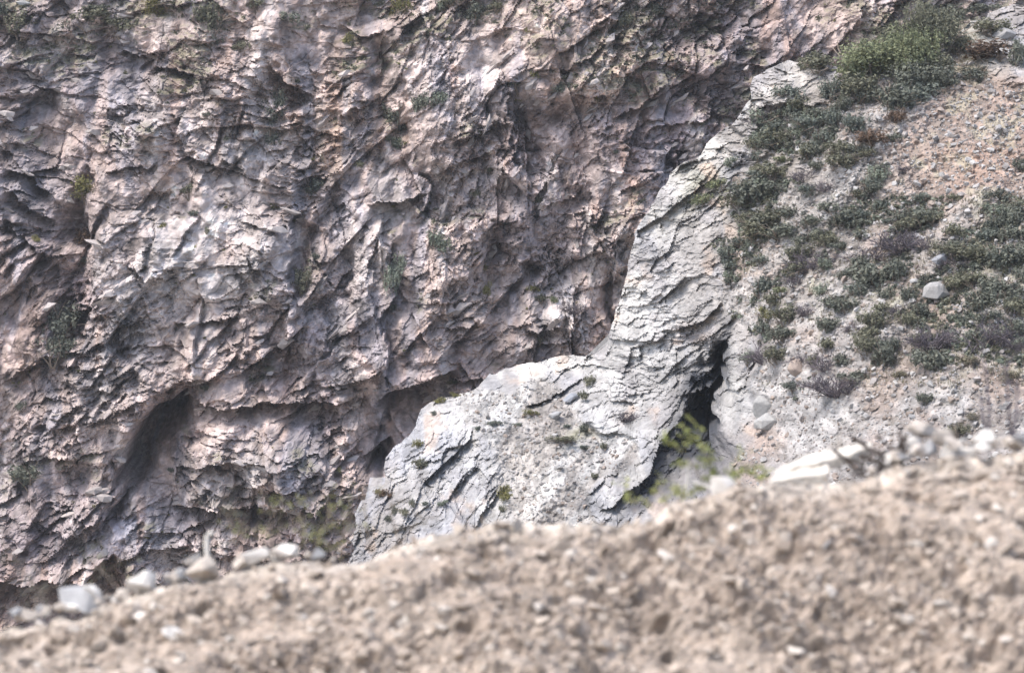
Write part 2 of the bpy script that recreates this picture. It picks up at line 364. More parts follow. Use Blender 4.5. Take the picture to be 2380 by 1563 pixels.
# colours of the rock; brown in the left cave also paints its shade
def mixc(col, m, c): return col + (np.array(c, np.float32)[None, :] - col) * np.clip(m, 0, 1)[:, None]
col = np.tile(np.array((0.35, 0.295, 0.272), np.float32), (len(U), 1))
n1 = fbm(X0 * 0.11, Z0 * 0.11, 5, 610); n2 = fbm(X0 * 0.3, Z0 * 0.3, 5, 620); n3 = fbm(X0 * 0.75 + 0.5 * fbm(X0 * .4, Z0 * .4, 3, 631), Z0 * 0.11, 5, 630)
GREY = (0.42, 0.41, 0.405); BLUE = (0.27, 0.275, 0.31); TAN = (0.41, 0.335, 0.28); BROWN = (0.20, 0.152, 0.135); PURP = (0.205, 0.18, 0.192)
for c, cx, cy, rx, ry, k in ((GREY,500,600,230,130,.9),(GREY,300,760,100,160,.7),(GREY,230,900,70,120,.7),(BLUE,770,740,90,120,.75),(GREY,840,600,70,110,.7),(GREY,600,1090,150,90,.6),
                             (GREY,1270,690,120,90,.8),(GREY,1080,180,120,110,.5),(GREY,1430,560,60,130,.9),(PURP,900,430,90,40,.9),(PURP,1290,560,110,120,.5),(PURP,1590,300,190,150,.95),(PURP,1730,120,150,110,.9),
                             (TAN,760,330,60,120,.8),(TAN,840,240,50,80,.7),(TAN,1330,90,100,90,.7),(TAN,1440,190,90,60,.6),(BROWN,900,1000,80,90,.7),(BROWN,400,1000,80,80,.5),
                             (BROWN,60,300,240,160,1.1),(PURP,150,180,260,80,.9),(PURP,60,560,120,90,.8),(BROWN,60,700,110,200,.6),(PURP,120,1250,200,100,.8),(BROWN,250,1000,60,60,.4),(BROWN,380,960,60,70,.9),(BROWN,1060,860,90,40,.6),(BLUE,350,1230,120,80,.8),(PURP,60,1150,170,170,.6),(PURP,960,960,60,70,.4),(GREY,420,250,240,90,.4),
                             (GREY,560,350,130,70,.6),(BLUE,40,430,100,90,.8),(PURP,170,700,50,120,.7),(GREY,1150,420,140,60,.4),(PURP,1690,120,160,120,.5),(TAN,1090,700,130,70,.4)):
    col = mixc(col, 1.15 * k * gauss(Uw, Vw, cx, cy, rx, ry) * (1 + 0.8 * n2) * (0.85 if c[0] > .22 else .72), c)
col = mixc(col, 0.75 * sstep(0.25, 0.75, n2 + 0.4 * n1) * 0.7, (0.31, 0.252, 0.235))
col = mixc(col, 0.75 * sstep(0.15, 0.7, n3), (0.225, 0.222, 0.245))
col = mixc(col, 0.55 * sstep(0.25, 0.8, -n3), (0.44, 0.42, 0.41))
col = mixc(col, 0.5 * sstep(0.5, 0.95, fbm(X0 * 0.7 + 50, Z0 * 0.16, 4, 640)), (0.34, 0.245, 0.20))
col *= (1 + 0.56 * tone + 0.30 * fbm(X0 * 1.1, Z0 * 1.1, 4, 650))[:, None]
# water stains: they start under lips of rock and run down
gz = np.gradient((D + big).reshape(shp), axis=0) / np.gradient(Z0.reshape(shp), axis=0)
src = sstep(1.2, 3.5, gz); run = np.zeros(shp, np.float32); cur = np.zeros(shp[1], np.float32)
for r_ in range(shp[0] - 1, -1, -1):
    cur = np.maximum(cur * 0.972, src[r_]); run[r_] = cur
run = run.ravel() * sstep(0.0, 0.45, fbm(X0 * 1.3, Z0 * 0.06, 4, 670))
col = mixc(col, 0.5 * run * sstep(-.3, .5, n1), (0.175, 0.165, 0.175)); col = mixc(col, 0.5 * run * sstep(0.0, .6, -n1), (0.29, 0.20, 0.155))
# thin turf that clings to flatter ledges near the top
zg = D.reshape(shp); up = np.gradient(zg, axis=0) / np.gradient(Z0.reshape(shp), axis=0)
turf = sstep(0.3, 0.8, fbm(X0 * 0.35, Z0 * 0.35, 4, 660) + 0.9 * sstep(8, 24, Z0) - 0.25) * sstep(0.1, 0.9, -up.ravel())
col = mixc(col, 0.65 * turf, (0.155, 0.155, 0.098))
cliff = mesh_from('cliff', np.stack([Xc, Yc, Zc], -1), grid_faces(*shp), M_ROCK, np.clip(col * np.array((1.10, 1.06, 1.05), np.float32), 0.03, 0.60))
tag(cliff, kind='structure')
CL = np.stack([Xc, Yc, Zc], -1)

# ================================================================== THE HILLSIDE AND THE PALE ROCK SPUR (nearer side)
CTRL = [(2460,-30,157),(2340,20,155),(2190,95,152),(2000,120,150),(1830,150,150),(1745,210,150),(1640,340,151),(1545,410,151),(1475,540,152),(1445,650,152),(1405,790,153),
        (1330,822,156),(1180,850,156),(1080,910,153),(980,960,152),(920,1040,150),(890,1110,148),(830,1180,146),(820,1300,144),
        (1250,900,152),(1250,980,147.5),(1100,1000,148),(1000,1100,146.5),(1100,1200,143),(1300,1150,141.5),(1400,1250,138),(1350,1050,145),(1380,930,150),
        (1450,800,150),(1550,600,148.5),(1600,800,147),(1500,950,147.5),(1550,1050,142),(1430,1170,139.5),(1650,500,147.5),(1700,700,144),(1800,400,146),
        (1720,900,140),(1750,1000,136),(1900,1000,130),(1900,800,134.5),(2000,600,138),(2000,400,142),(2100,200,146.5),(2300,200,145),(2300,500,136),(2300,800,127),
        (2300,1000,121),(2100,1000,124.5),(2100,1150,120),(1720,1150,131),(1900,1200,124),(1600,1220,134),(2550,300,141),(2550,1000,118),(1000,1350,139),(1800,1350,122),(2300,1350,112)]
cp = np.array([at(*c) for c in CTRL]); cxz = cp[:, [0, 2]]; cyv = cp[:, 1]
def tps(r2): return np.where(r2 > 1e-9, 0.5 * r2 * np.log(r2 + 1e-12), 0)
n = len(cp); A = np.zeros((n + 3, n + 3)); d2 = ((cxz[:, None] - cxz[None]) ** 2).sum(-1)
A[:n, :n] = tps(d2) + 0.6 * np.eye(n); A[:n, n] = 1; A[:n, n + 1:] = cxz; A[n, :n] = 1; A[n + 1:, :n] = cxz.T
wgt = np.linalg.solve(A, np.r_[cyv, 0, 0, 0])
def hill_y(x, z):
    y = wgt[n] + wgt[n + 1] * x + wgt[n + 2] * z
    for i in range(n): y = y + wgt[i] * tps((x - cxz[i, 0]) ** 2 + (z - cxz[i, 1]) ** 2)
    return y
SIL = [(2560,-120,158),(2380,8,156),(2300,26,155),(2240,62,153.5),(2190,96,152),(2100,118,151),(2000,132,150.5),(1930,158,150),(1868,156,150),(1838,148,150),(1790,160,150),(1765,176,150),
       (1748,206,150),(1742,238,150),(1712,268,150.3),(1690,292,150.5),(1640,342,151),(1590,382,151),(1552,404,151),(1530,446,151.5),(1502,500,152),(1475,542,152),(1462,600,152),
       (1445,650,152),(1425,720,152.5),(1411,760,153),(1402,800,153.5),(1398,816,154.5),(1330,822,156),(1290,828,156),(1230,838,156),(1180,850,156),(1130,886,154.5),(1080,911,153),
       (1012,932,152.5),(982,960,152),(952,1010,151),(922,1042,150),(894,1090,148.5),(896,1120,148),(870,1146,147),(842,1166,146.5),(826,1190,145.8),(838,1220,145.2),(820,1248,145),(832,1276,144.4),(808,1312,144),(800,1420,141)]
sp = np.array([at(*s) for s in SIL])
dense = []
for i in range(len(sp) - 1):
    k = max(2, int(np.linalg.norm(sp[i + 1] - sp[i]) / 0.28))
    for j in range(k): dense.append(sp[i] + (sp[i + 1] - sp[i]) * j / k)
dense = np.array(dense + [sp[-1]]); q = np.arange(len(dense)) * 0.28
dense[:, 0] += 0.26 * fbm(q * 0.8, q * 0, 4, 710) ; dense[:, 2] += 0.22 * fbm(q * 0.9, q * 0 + 7, 4, 720)
xs = np.r_[lin(-13, 27.5, 720), lin(27.8, 36, 24)]; zs = np.r_[lin(-26, -15.2, 40), lin(-15.1, 19.8, 630)]
X1, Z1 = np.meshgrid(xs, zs); shp1 = X1.shape; X1 = X1.ravel().astype(np.float64); Z1 = Z1.ravel().astype(np.float64)
poly = np.vstack([dense[:, [0, 2]], [[-9.4, -40], [60, -40], [60, 30]]])
ins = np.zeros(X1.shape, bool)
for i in range(len(poly)):
    (ax, az_), (bx, bz) = poly[i], poly[(i + 1) % len(poly)]
    c = ((az_ > Z1) != (bz > Z1))
    if c.any():
        with np.errstate(divide='ignore', invalid='ignore'):
            ins ^= c & (X1 < (bx - ax) * (Z1 - az_) / (bz - az_ + 1e-12) + ax)
o = np.where(~ins)[0]; bestd = np.full(len(o), 1e9); bx_ = np.zeros(len(o)); bz_ = np.zeros(len(o))
for i in range(len(dense) - 1):
    ax, az_ = dense[i, 0], dense[i, 2]; ex, ez = dense[i + 1, 0] - ax, dense[i + 1, 2] - az_
    t = np.clip(((X1[o] - ax) * ex + (Z1[o] - az_) * ez) / (ex * ex + ez * ez + 1e-9), 0, 1)
    dx = X1[o] - ax - t * ex; dz = Z1[o] - az_ - t * ez; dd = np.hypot(dx, dz); m = dd < bestd
    bestd = np.where(m, dd, bestd); bx_ = np.where(m, ax + t * ex, bx_); bz_ = np.where(m, az_ + t * ez, bz_)
Xh = X1.copy(); Zh = Z1.copy(); back = np.zeros(X1.shape)
back[o] = bestd; Xh[o] = bx_ - 0.45 * (X1[o] - bx_) ; Zh[o] = bz_ - 0.45 * (Z1[o] - bz_)
Yb = hill_y(Xh, Zh)
U1 = 1190 + Xh / (K * Yb) * 1190; V1 = 781.5 - Zh / (K * Yb) * 1190
Uw1 = U1 + 18 * fbm(X1 * 0.5, Z1 * 0.5, 6, 801, .62); Vw1 = V1 + 15 * fbm(X1 * 0.5 + 5, Z1 * 0.5, 6, 802, .62)
# where bare rock shows (1) and where stones and soil lie (0)
RK = [(1830,165,1.1),(1760,220,1.1),(1700,300,1.2),(1600,390,1.2),(1660,440,.9),(1720,370,.8),(1620,470,1),(1550,450,1),(1500,550,1.1),(1470,650,1.1),(1440,760,1.1),(1600,560,.9),(1650,640,.7),(1560,760,1.1),(1620,880,1.1),
      (1480,900,1),(1420,960,.8),(1560,960,.8),(1540,1040,1.1),(1460,1120,1),(1400,1170,1),(1000,1050,1),(900,1120,1.1),(1060,1080,.9),(1100,1150,.8),(1000,1200,1),(1180,1130,.4),(1180,860,.9),
      (1300,850,.6),(1390,860,.8),(1700,950,.9),(1690,1020,.9),(1690,850,.9),(1720,700,.4),(1760,600,.15),
      (1150,960,0),(1250,940,.15),(1280,1000,0),(1250,1060,.05),(1330,1100,-.1),(1350,1180,-.1),(1420,1050,.1),(1800,300,.15),(1750,430,.2),(1850,700,0),(1800,900,.05),(1830,1000,0),(1740,1080,.3),
      (2000,300,0),(2200,200,-.1),(2300,300,0),(2200,500,0),(2200,800,0),(2000,1000,-.1),(2200,1000,0),(2250,120,.5),(2340,110,.8),(1950,850,0),(2000,700,0),(1690,540,.5),(1740,340,.5),(1300,1230,0)]
rk = idw(Uw1, Vw1, [(a, b) for a, b, c in RK], [c for a, b, c in RK], 4)
rk = sstep(0.32, 0.62, rk + 0.14 * fbm(X1 * 0.5, Z1 * 0.5, 4, 810)).astype(np.float32)
th1 = idw(U1, V1, [(1000,1080),(1500,600),(1450,850),(1600,880),(1500,1060),(1800,200),(1200,860),(2200,150)], [46, 20, 20, 36, 46, -8, 5, 20])
D1 = np.zeros(X1.shape, np.float32); tone1 = np.zeros(X1.shape, np.float32)
m = rk > 0.01
dd, tt = bedded((X1[m] * 2.1).astype(np.float32), (Z1[m] * 2.1).astype(np.float32), th1[m], 61, (-8, 20, 45), 0.08)
D1[m] += (0.42 * dd + 0.55 * np.abs(fbm(X1[m] * 0.5, Z1[m] * 0.42, 4, 812))).astype(np.float32) * rk[m] * (0.85 + 0.15 * sstep(1180, 1450, U1[m])); tone1[m] = tt * rk[m]
f1, e, bx, by, r1, r2, r3 = cells(X1 * 3.2, Z1 * 3.6, 900)
lump = (0.12 * (r1 - 0.5) + 0.10 * np.clip(0.5 - f1, 0, 1)) * (r2 > 0.45)
D1 += (1 - rk) * (0.55 * fbm((X1 * .64 + Z1 * .77) * 0.10, (-X1 * .77 + Z1 * .64) * 0.55, 4, 890) + 0.30 * fbm(X1 * 0.45, Z1 * 0.45, 4, 820) + 0.20 * fbm(X1 * 1.9, Z1 * 2.2, 4, 830, .6) + 1.3 * lump + 0.11 * fbm(X1 * 4.6, Z1 * 5.2, 2, 835))
big1 = np.zeros(X1.shape, np.float32)
for pts, a1, l1, a2, l2 in [
   ([(1640,1115),(1655,1050),(1662,1000),(1670,950),(1682,900),(1690,850),(1694,810),(1700,775)], -8.5, 32, .5, 40),
   ([(1598,925),(1640,915),(1690,880)], .6, 30, -3.0, 40),
   ([(1575,1010),(1600,960),(1640,930)], .2, 30, -2.0, 50),
   ([(1385,1182),(1460,1120),(1520,1060),(1570,985)], 1.0, 30, -1.0, 46),
   ([(1560,1150),(1620,1120),(1680,1090)], -1.2, 40, .2, 30),
   ([(1365,1150),(1400,1110),(1440,1085)], .3, 20, -.4, 24),
   ([(1560,770),(1620,740),(1690,700)], .5, 30, -1.0, 24),
   ([(1360,985),(1395,960),(1420,900),(1410,850)], .3, 24, 1.2, 40),
   ([(960,1090),(1030,1040),(1080,1010)], .3, 30, -.25, 24),
   ([(1020,1180),(1060,1130),(1110,1080)], .3, 26, -.3, 22),
   ([(1090,1230),(1130,1170),(1180,1120)], .35, 26, -.35, 24),
   ([(1745,262),(1780,252),(1830,268)], .6, 20, -.8, 16),
   ([(1220,945),(1290,925),(1370,890)], .3, 20, -.7, 18)]:
    rg = 26 * fbm(X1 * 1.1, Z1 * 1.1, 4, 803) if a1 < -5 else 0
    step(big1, Uw1 + rg, Vw1 + rg * .6, pts, a1, l1, a2, l2)
for cx, cy, rx, ry, rot, a in ((1645,985,34,60,-8,-4.0),(1630,1085,60,50,0,-3.6),(1560,1120,60,28,20,-1.2),(1150,960,90,30,10,-.4),(1500,1080,40,22,45,.8),(2260,90,70,30,-20,.9),(2300,120,60,40,0,.8)):
    big1 += a * gauss(Uw1, Vw1, cx, cy, rx, ry, rot)
fade = np.exp(-back / 1.5)
dis = (big1 + D1) * fade
Yh = Yb - dis + 1.6 * back
hole = np.clip(-big1 - 0.8, 0, 9) * fade * (U1 > 1540) * (V1 > 700)
Xh = Xh + hole * 0.085
Zh2 = Zh - 0.10 * dis * rk + 0.10 * D1 * (1 - rk)
# colours
col = np.tile(np.array((0.245, 0.226, 0.214), np.float32), (len(X1), 1))
n1 = fbm(X1 * 0.16, Z1 * 0.16, 5, 840); n2 = fbm(X1 * 0.5, Z1 * 0.5, 5, 850); n3 = fbm(X1 * 1.3, Z1 * 1.3, 4, 860)
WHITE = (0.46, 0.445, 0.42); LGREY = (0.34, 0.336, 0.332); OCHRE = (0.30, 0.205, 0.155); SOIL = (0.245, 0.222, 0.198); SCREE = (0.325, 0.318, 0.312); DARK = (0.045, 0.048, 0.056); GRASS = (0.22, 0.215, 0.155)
for c, cx, cy, rx, ry, k in ((WHITE,1240,870,160,60,1),(WHITE,1150,960,120,50,1),(LGREY,1100,1080,280,160,1),(WHITE,1250,1100,150,120,.9),(WHITE,1330,1150,110,90,.8),(LGREY,1480,700,150,330,.95),
                             (WHITE,1450,640,60,200,.8),(LGREY,1580,880,150,160,.7),(WHITE,1800,190,90,70,.9),(LGREY,1620,420,120,110,.6),(WHITE,1500,1060,110,50,.7),(LGREY,1440,1000,120,80,.9),
                             (SOIL,1800,450,170,200,.75),(SOIL,1950,300,170,130,.8),(SOIL,2100,560,220,160,.7),(SOIL,1850,650,150,120,.5),(SOIL,2250,700,170,130,.7),
                             (SCREE,1900,1010,180,90,.9),(SCREE,2150,960,200,70,.6),(SCREE,1800,930,90,50,.6),(SCREE,2180,330,140,90,.4),((0.315,0.235,0.195),2230,330,190,170,.85),(OCHRE,2290,370,130,90,.65),(OCHRE,2330,250,80,80,.5),(OCHRE,1850,780,60,22,.8),
                             (OCHRE,1745,1015,60,40,.8),(OCHRE,1610,770,40,22,.6),(OCHRE,2110,850,80,30,.4),(LGREY,1330,1150,60,90,.9),(WHITE,1720,262,30,34,1.1),(WHITE,1640,345,40,26,1),(WHITE,1550,425,40,40,1.1),(WHITE,1500,520,30,60,1),(WHITE,1215,860,130,24,1.1),(LGREY,1200,1000,120,30,.7),  # thin whiter strip on the spur crest is a painted highlight
                             (LGREY,1720,970,60,80,.8),(WHITE,1700,900,18,90,.8),(GRASS,2210,85,80,30,.9),(GRASS,2260,140,90,40,.5),(GRASS,1340,1010,50,14,.8),(GRASS,1620,440,70,60,.5),(LGREY,2320,120,60,40,.7)):
    col = mixc(col, k * gauss(Uw1, Vw1, cx, cy, rx, ry) * (1 + 0.6 * n2), c)
soft = 1 - rk
fl_t = X1 * 0.64 + Z1 * 0.77; fl_s = -X1 * 0.77 + Z1 * 0.64
fall = fbm(fl_t * 0.10, fl_s * 0.55, 5, 890); fall2 = fbm(fl_t * 0.25 + 9, fl_s * 1.3, 4, 895)
col = mixc(col, 0.6 * soft * sstep(0.1, 0.7, fall + .3 * fall2), (0.335, 0.318, 0.305)); col = mixc(col, 0.55 * soft * sstep(0.1, 0.7, -fall + .3 * fall2), (0.20, 0.172, 0.15))
col = mixc(col, 0.6 * soft * sstep(0.2, 0.8, n2 + 0.5 * n1) * sstep(1480, 1700, U1), (0.265, 0.205, 0.172))
col = mixc(col, 0.55 * soft * sstep(0.25, 0.8, n3 + 0.6 * n1) * sstep(1450, 1650, U1) * sstep(950, 800, V1), GRASS)
col = mixc(col, 0.8 * rk * sstep(0.05, 0.7, fbm(X1 * 0.8 + 30, Z1 * 0.8, 5, 870)), (0.275, 0.262, 0.262))
col = mixc(col, 0.6 * rk * sstep(1250, 1000, U1) * sstep(-.3, .5, n2), (0.29, 0.295, 0.315))
col = mixc(col, 0.6 * rk * sstep(0.2, 0.7, fbm(X1 * 0.9 + 80, Z1 * 0.35, 5, 875)), (0.25, 0.25, 0.265))
col = mixc(col, 0.5 * rk * sstep(0.55, 0.9, fbm(X1 * 0.7 + 60, Z1 * 0.7, 4, 880)), (0.42, 0.32, 0.25))
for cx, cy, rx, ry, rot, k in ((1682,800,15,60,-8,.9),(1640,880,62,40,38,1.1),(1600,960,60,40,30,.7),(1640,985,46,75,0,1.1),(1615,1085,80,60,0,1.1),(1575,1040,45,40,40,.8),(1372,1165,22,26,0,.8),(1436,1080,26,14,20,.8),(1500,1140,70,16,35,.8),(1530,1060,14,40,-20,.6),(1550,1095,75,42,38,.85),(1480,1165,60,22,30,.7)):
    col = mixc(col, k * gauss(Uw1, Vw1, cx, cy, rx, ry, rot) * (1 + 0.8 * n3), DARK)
col *= (1 + 0.24 * tone1 + 0.22 * n3 + 0.45 * soft * (r3 - 0.5))[:, None]
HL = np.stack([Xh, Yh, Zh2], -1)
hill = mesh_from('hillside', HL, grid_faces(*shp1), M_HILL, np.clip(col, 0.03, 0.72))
tag(hill, kind='structure')

# ------------------------------------------------------------------ where things stand: nearest surface seen at a point of the photo
CELL = 4
DW, DH = 2520 // CELL, 1760 // CELL
depth = np.full((DH, DW), 1e9)
for P in (CL, HL):
    uu = ((1190 + P[:, 0] / (K * P[:, 1]) * 1190 + 60) / CELL).astype(int); vv = ((781.5 - P[:, 2] / (K * P[:, 1]) * 1190 + 60) / CELL).astype(int)
    ok = (uu >= 0) & (uu < DW) & (vv >= 0) & (vv < DH)
    np.minimum.at(depth, (vv[ok], uu[ok]), P[ok, 1])
def hit(X, Y):
    u = int((X + 60) / CELL); v = int((Y + 60) / CELL)
    a = depth[max(v - 1, 0):v + 2, max(u - 1, 0):u + 2]; a = a[a < 1e8]
    d = float(np.median(a)) if a.size else 200.0
    return at(X, Y, d), d

# thin hazy air over the gorge
hm = bpy.data.materials.new('hazy_air'); hm.use_nodes = True; hm.node_tree.nodes.clear()
hv = hm.node_tree.nodes.new('ShaderNodeVolumePrincipled'); hv.inputs['Density'].default_value = 0.00018; hv.inputs['Color'].default_value = (0.92, 0.94, 0.97, 1); hv.inputs['Anisotropy'].default_value = 0.2
ho = hm.node_tree.nodes.new('ShaderNodeOutputMaterial'); hm.node_tree.links.new(hv.outputs[0], ho.inputs['Volume'])
hb = bmesh.new(); bmesh.ops.create_cube(hb, size=1); hme = bpy.data.meshes.new('haze'); hb.to_mesh(hme); hb.free(); hme.materials.append(hm)
haze = bpy.data.objects.new('haze', hme); C.objects.link(haze); haze.scale = (1240, 1240, 92); haze.location = (0, 0, 8); tag(haze, kind='stuff')

# ================================================================== GROUND of the gorge and beyond
gx = np.r_[-600, lin(-300, 300, 60), 600]; gy = np.r_[-600, -300, lin(-60, 400, 60), 600]
GX, GY = np.meshgrid(gx, gy); s_ = GX.shape
GZ = -34 + 1.4 * fbm(GX.ravel() * 0.05, GY.ravel() * 0.05, 3, 930)
gcol = np.tile(np.array((0.30, 0.27, 0.24), np.float32), (GX.size, 1))
ground = mesh_from('ground', np.stack([GX.ravel(), GY.ravel(), GZ], -1), grid_faces(*s_), M_HILL, gcol, smooth=True)
tag(ground, kind='structure')

# ================================================================== THE DIRT BANK in front
CREST = [(-400,1515),(-100,1468),(0,1452),(60,1442),(130,1428),(200,1418),(290,1398),(370,1374),(430,1354),(530,1334),(640,1308),(760,1303),(830,1297),(900,1272),(1000,1242),(1080,1230),(1200,1224),
         (1330,1217),(1450,1207),(1530,1187),(1570,1168),(1640,1162),(1720,1144),(1800,1133),(1900,1127),(2000,1112),(2060,1088),(2130,1068),(2200,1058),(2300,1048),(2380,1037),(2500,1020),(2800,985)]
YC = 20.4
cxs = np.array([(c[0] - 1190) * px(YC) for c in CREST]); czs = np.array([-(c[1] - 781.5) * px(YC) for c in CREST])
bxs = np.r_[lin(-30, -4.7, 30), lin(-4.6, 4.7, 620), lin(4.8, 30, 30)]
prof = np.r_[lin(-36, 0, 14)[:-1], lin(0, 1, 210), lin(1.0, 1.06, 14)[1:], lin(1.07, 1.6, 30), lin(1.7, 6, 20)]
BX, BP = np.meshgrid(bxs, prof); sb = BX.shape; BX = BX.ravel().astype(float); BP = BP.ravel().astype(float)
crest = np.interp(BX, cxs, czs)
foot = -2.72 + 0.02 * BX
rise = np.clip(BP, 0, 1)
curve = rise ** 0.92
BYw = np.where(BP < 0, 17.3 + BP * 1.3, np.where(BP < 1, 17.3 + rise * (YC - 17.3), YC + (BP - 1) * 6.0))
BZ = np.where(BP < 1, foot + (crest - foot) * curve, crest - 0.55 * (BP - 1) * 6 - 0.9 * np.clip(BP - 1.02, 0, 9) * 4)
env = np.where(BP < 1, 1.0, np.clip(1 - (BP - 1) * 1.2, 0.2, 1)) * np.where(BP < 0, 0.3, 1)
f1, e, bx, by, r1, r2, r3 = cells(BX * 15, BYw * 11 + BZ * 15, 1000)
g1, e2, gx_, gy_, s1, s2, s3 = cells(BX * 5.5, BYw * 4 + BZ * 5.5, 1010)
S = BYw + BZ
pack = sstep(-0.35, 0.45, fbm(BX * 0.8, S * 0.9, 4, 1015))          # crumbly against packed earth
clod = 0.17 * fbm(BX * 1.2, S * 1.1, 5, 1020) + (0.03 + 0.06 * pack) * fbm(BX * 7, S * 6.5, 5, 1030, .62) + (0.03 + 0.07 * pack) * np.clip(0.5 - f1, 0, 1) * (r1 > .3) + 0.16 * np.clip(0.45 - g1, 0, 1) * (s1 > .7) * pack - 0.36 * (s2 > 0.82) * np.clip(0.5 - g1, 0, 1)
clod = (clod - 0.03) * env * np.where(BP > .93, .6, 1)
bank_n = np.array([0, -0.62, 0.78])
BV = np.stack([BX + 0.01 * fbm(BX * 9, S * 9, 2, 1040), BYw + bank_n[1] * clod * (BP < 1.02), BZ + bank_n[2] * clod * 0.8], -1)
bc = np.tile(np.array((0.335, 0.282, 0.236), np.float32), (len(BX), 1))
nb = fbm(BX * 0.6, S * 0.8, 5, 1050) + 0.6 * sstep(0.8, 3.5, BX) - 0.1; nb2 = fbm(BX * 6, S * 6, 4, 1060)
bc = mixc(bc, 0.6 * sstep(0.1, 0.8, nb), (0.27, 0.22, 0.18)); bc = mixc(bc, 0.9 * sstep(0.90, 1.0, rise), (0.47, 0.42, 0.365))  # paler crest band puts the light from above into the soil colour
bc = mixc(bc, 0.55 * sstep(0.15, 0.8, nb2), (0.225, 0.18, 0.145))
bc *= (1 + 0.5 * (r3 - 0.5) + 0.16 * nb2 + 0.3 * (s3 - .5))[:, None]
bank = mesh_from('dirt_bank', BV, grid_faces(*sb), M_SOIL, np.clip(bc, .05, .7))
tag(bank, kind='structure')
BG = BV.reshape(*sb, 3)
def bank_at(x, p):
    i = int(np.clip(np.searchsorted(prof, p), 0, len(prof) - 1)); j = int(np.clip(np.searchsorted(bxs, x), 0, len(bxs) - 1))
    return Vector(BG[i, j])

# ================================================================== STONES
def hull_rock(npts, rng, flat=(1, 1, 1)):
    bm = bmesh.new()
    for i in range(npts):
        v = Vector((rng.gauss(0, 1), rng.gauss(0, 1), rng.gauss(0, 1))).normalized() * rng.uniform(0.75, 1.0)
        bm.verts.new((v.x * flat[0], v.y * flat[1], v.z * flat[2]))
    bmesh.ops.convex_hull(bm, input=bm.verts)
    for v in [v for v in bm.verts if not v.link_faces]: bm.verts.remove(v)
    bmesh.ops.triangulate(bm, faces=bm.faces)
    return bm
def bm_arrays(bm):
    bm.verts.index_update()
    return np.array([v.co[:] for v in bm.verts], np.float32), np.array([[v.index for v in f.verts] for f in bm.faces], np.int32)
rr = random.Random(5)
PROTO = [bm_arrays(hull_rock(13, rr, (1, rr.uniform(.7, 1), rr.uniform(.55, .85)))) for _ in range(8)]
STONE_ME = {}
def stone_mesh(k, mat):
    key = (k, mat.name)
    if key not in STONE_ME: STONE_ME[key] = raw_mesh('stone', PROTO[k][0], PROTO[k][1], mat)
    return STONE_ME[key]
def rot_of(rng): return Matrix.Rotation(rng.uniform(0, 6.283), 3, 'Z') @ Matrix.Rotation(rng.gauss(0, .35), 3, 'X') @ Matrix.Rotation(rng.gauss(0, .35), 3, 'Y')
def scatter(name, spots, mat, parent, colf):
    """spots (location, size): the 300 largest are objects of their own, the rest one joined part"""
    spots = sorted(spots, key=lambda s: -s[1])
    for p, s in spots[:300]:
        o = bpy.data.objects.new(name, stone_mesh(rr.randrange(8), M_STONE)); C.objects.link(o); o.parent = parent
        o.matrix_local = Matrix.Translation(p) @ rot_of(rr).to_4x4() @ Matrix.Diagonal((s * rr.uniform(.8, 1.25), s * rr.uniform(.8, 1.1), s * rr.uniform(.75, 1.05), 1))
        c = colf(rr); o.color = (*c, 1)
    Vs, Fs, Cs, off = [], [], [], 0
    for p, s in spots[300:]:
        v, f = PROTO[rr.randrange(8)]
        M = np.array(rot_of(rr)) * s
        Vs.append(v @ M.T + np.array(p)); Fs.append(f + off); Cs.append(np.tile(np.array(colf(rr), np.float32), (len(v), 1))); off += len(v)
    if Vs:
        o = mesh_from(name + 's', np.vstack(Vs), np.vstack(Fs), mat, np.vstack(Cs), parent)
        tag(o, kind='stuff')
# stones on the dirt bank
def pebble_col(g):
    k = g.choice((0, 0, 0, 1, 2)); b = g.uniform(.75, 1.2)
    c = ((0.37, 0.318, 0.268), (0.47, 0.425, 0.375), (0.275, 0.228, 0.186))[k]
    return tuple(min(.7, v * b) for v in c)
sp_ = []
for i in range(9000):
    x = rr.uniform(-4.5, 4.5); p = rr.uniform(0, 1.03)
    s = 0.010 * (1 - rr.random()) ** -0.55
    s = min(s, 0.085)
    b = bank_at(x, p)
    sp_.append((Vector((b.x, b.y - s * 0.1, b.z + s * rr.uniform(-.15, .3))), s))
scatter('stone', sp_, M_PEBBLE, bank, pebble_col)
# stones lying on the hillside and on the ledge of the spur
def scree_col(g):
    b = g.uniform(.72, 1.15); c = g.choice(((0.33, 0.318, 0.31), (0.29, 0.268, 0.255), (0.38, 0.37, 0.36), (0.29, 0.242, 0.21)))
    return tuple(v * b for v in c)
soft_i = np.where((rk < 0.35) & (back < 0.01) & (U1 > 850) & (U1 < 2420) & (V1 > 20) & (V1 < 1260))[0]
pick = RNG.choice(soft_i, 20000, replace=True); sp_ = []
for i in pick:
    s = 0.042 * (1 - rr.random()) ** -0.45; s = min(s, 0.26) * (1 if U1[i] > 1700 else .75)
    sp_.append((Vector((HL[i, 0], HL[i, 1] - s * .2, HL[i, 2] + s * .2)), s))
scatter('stone', sp_, M_PEBBLE, hill, scree_col)
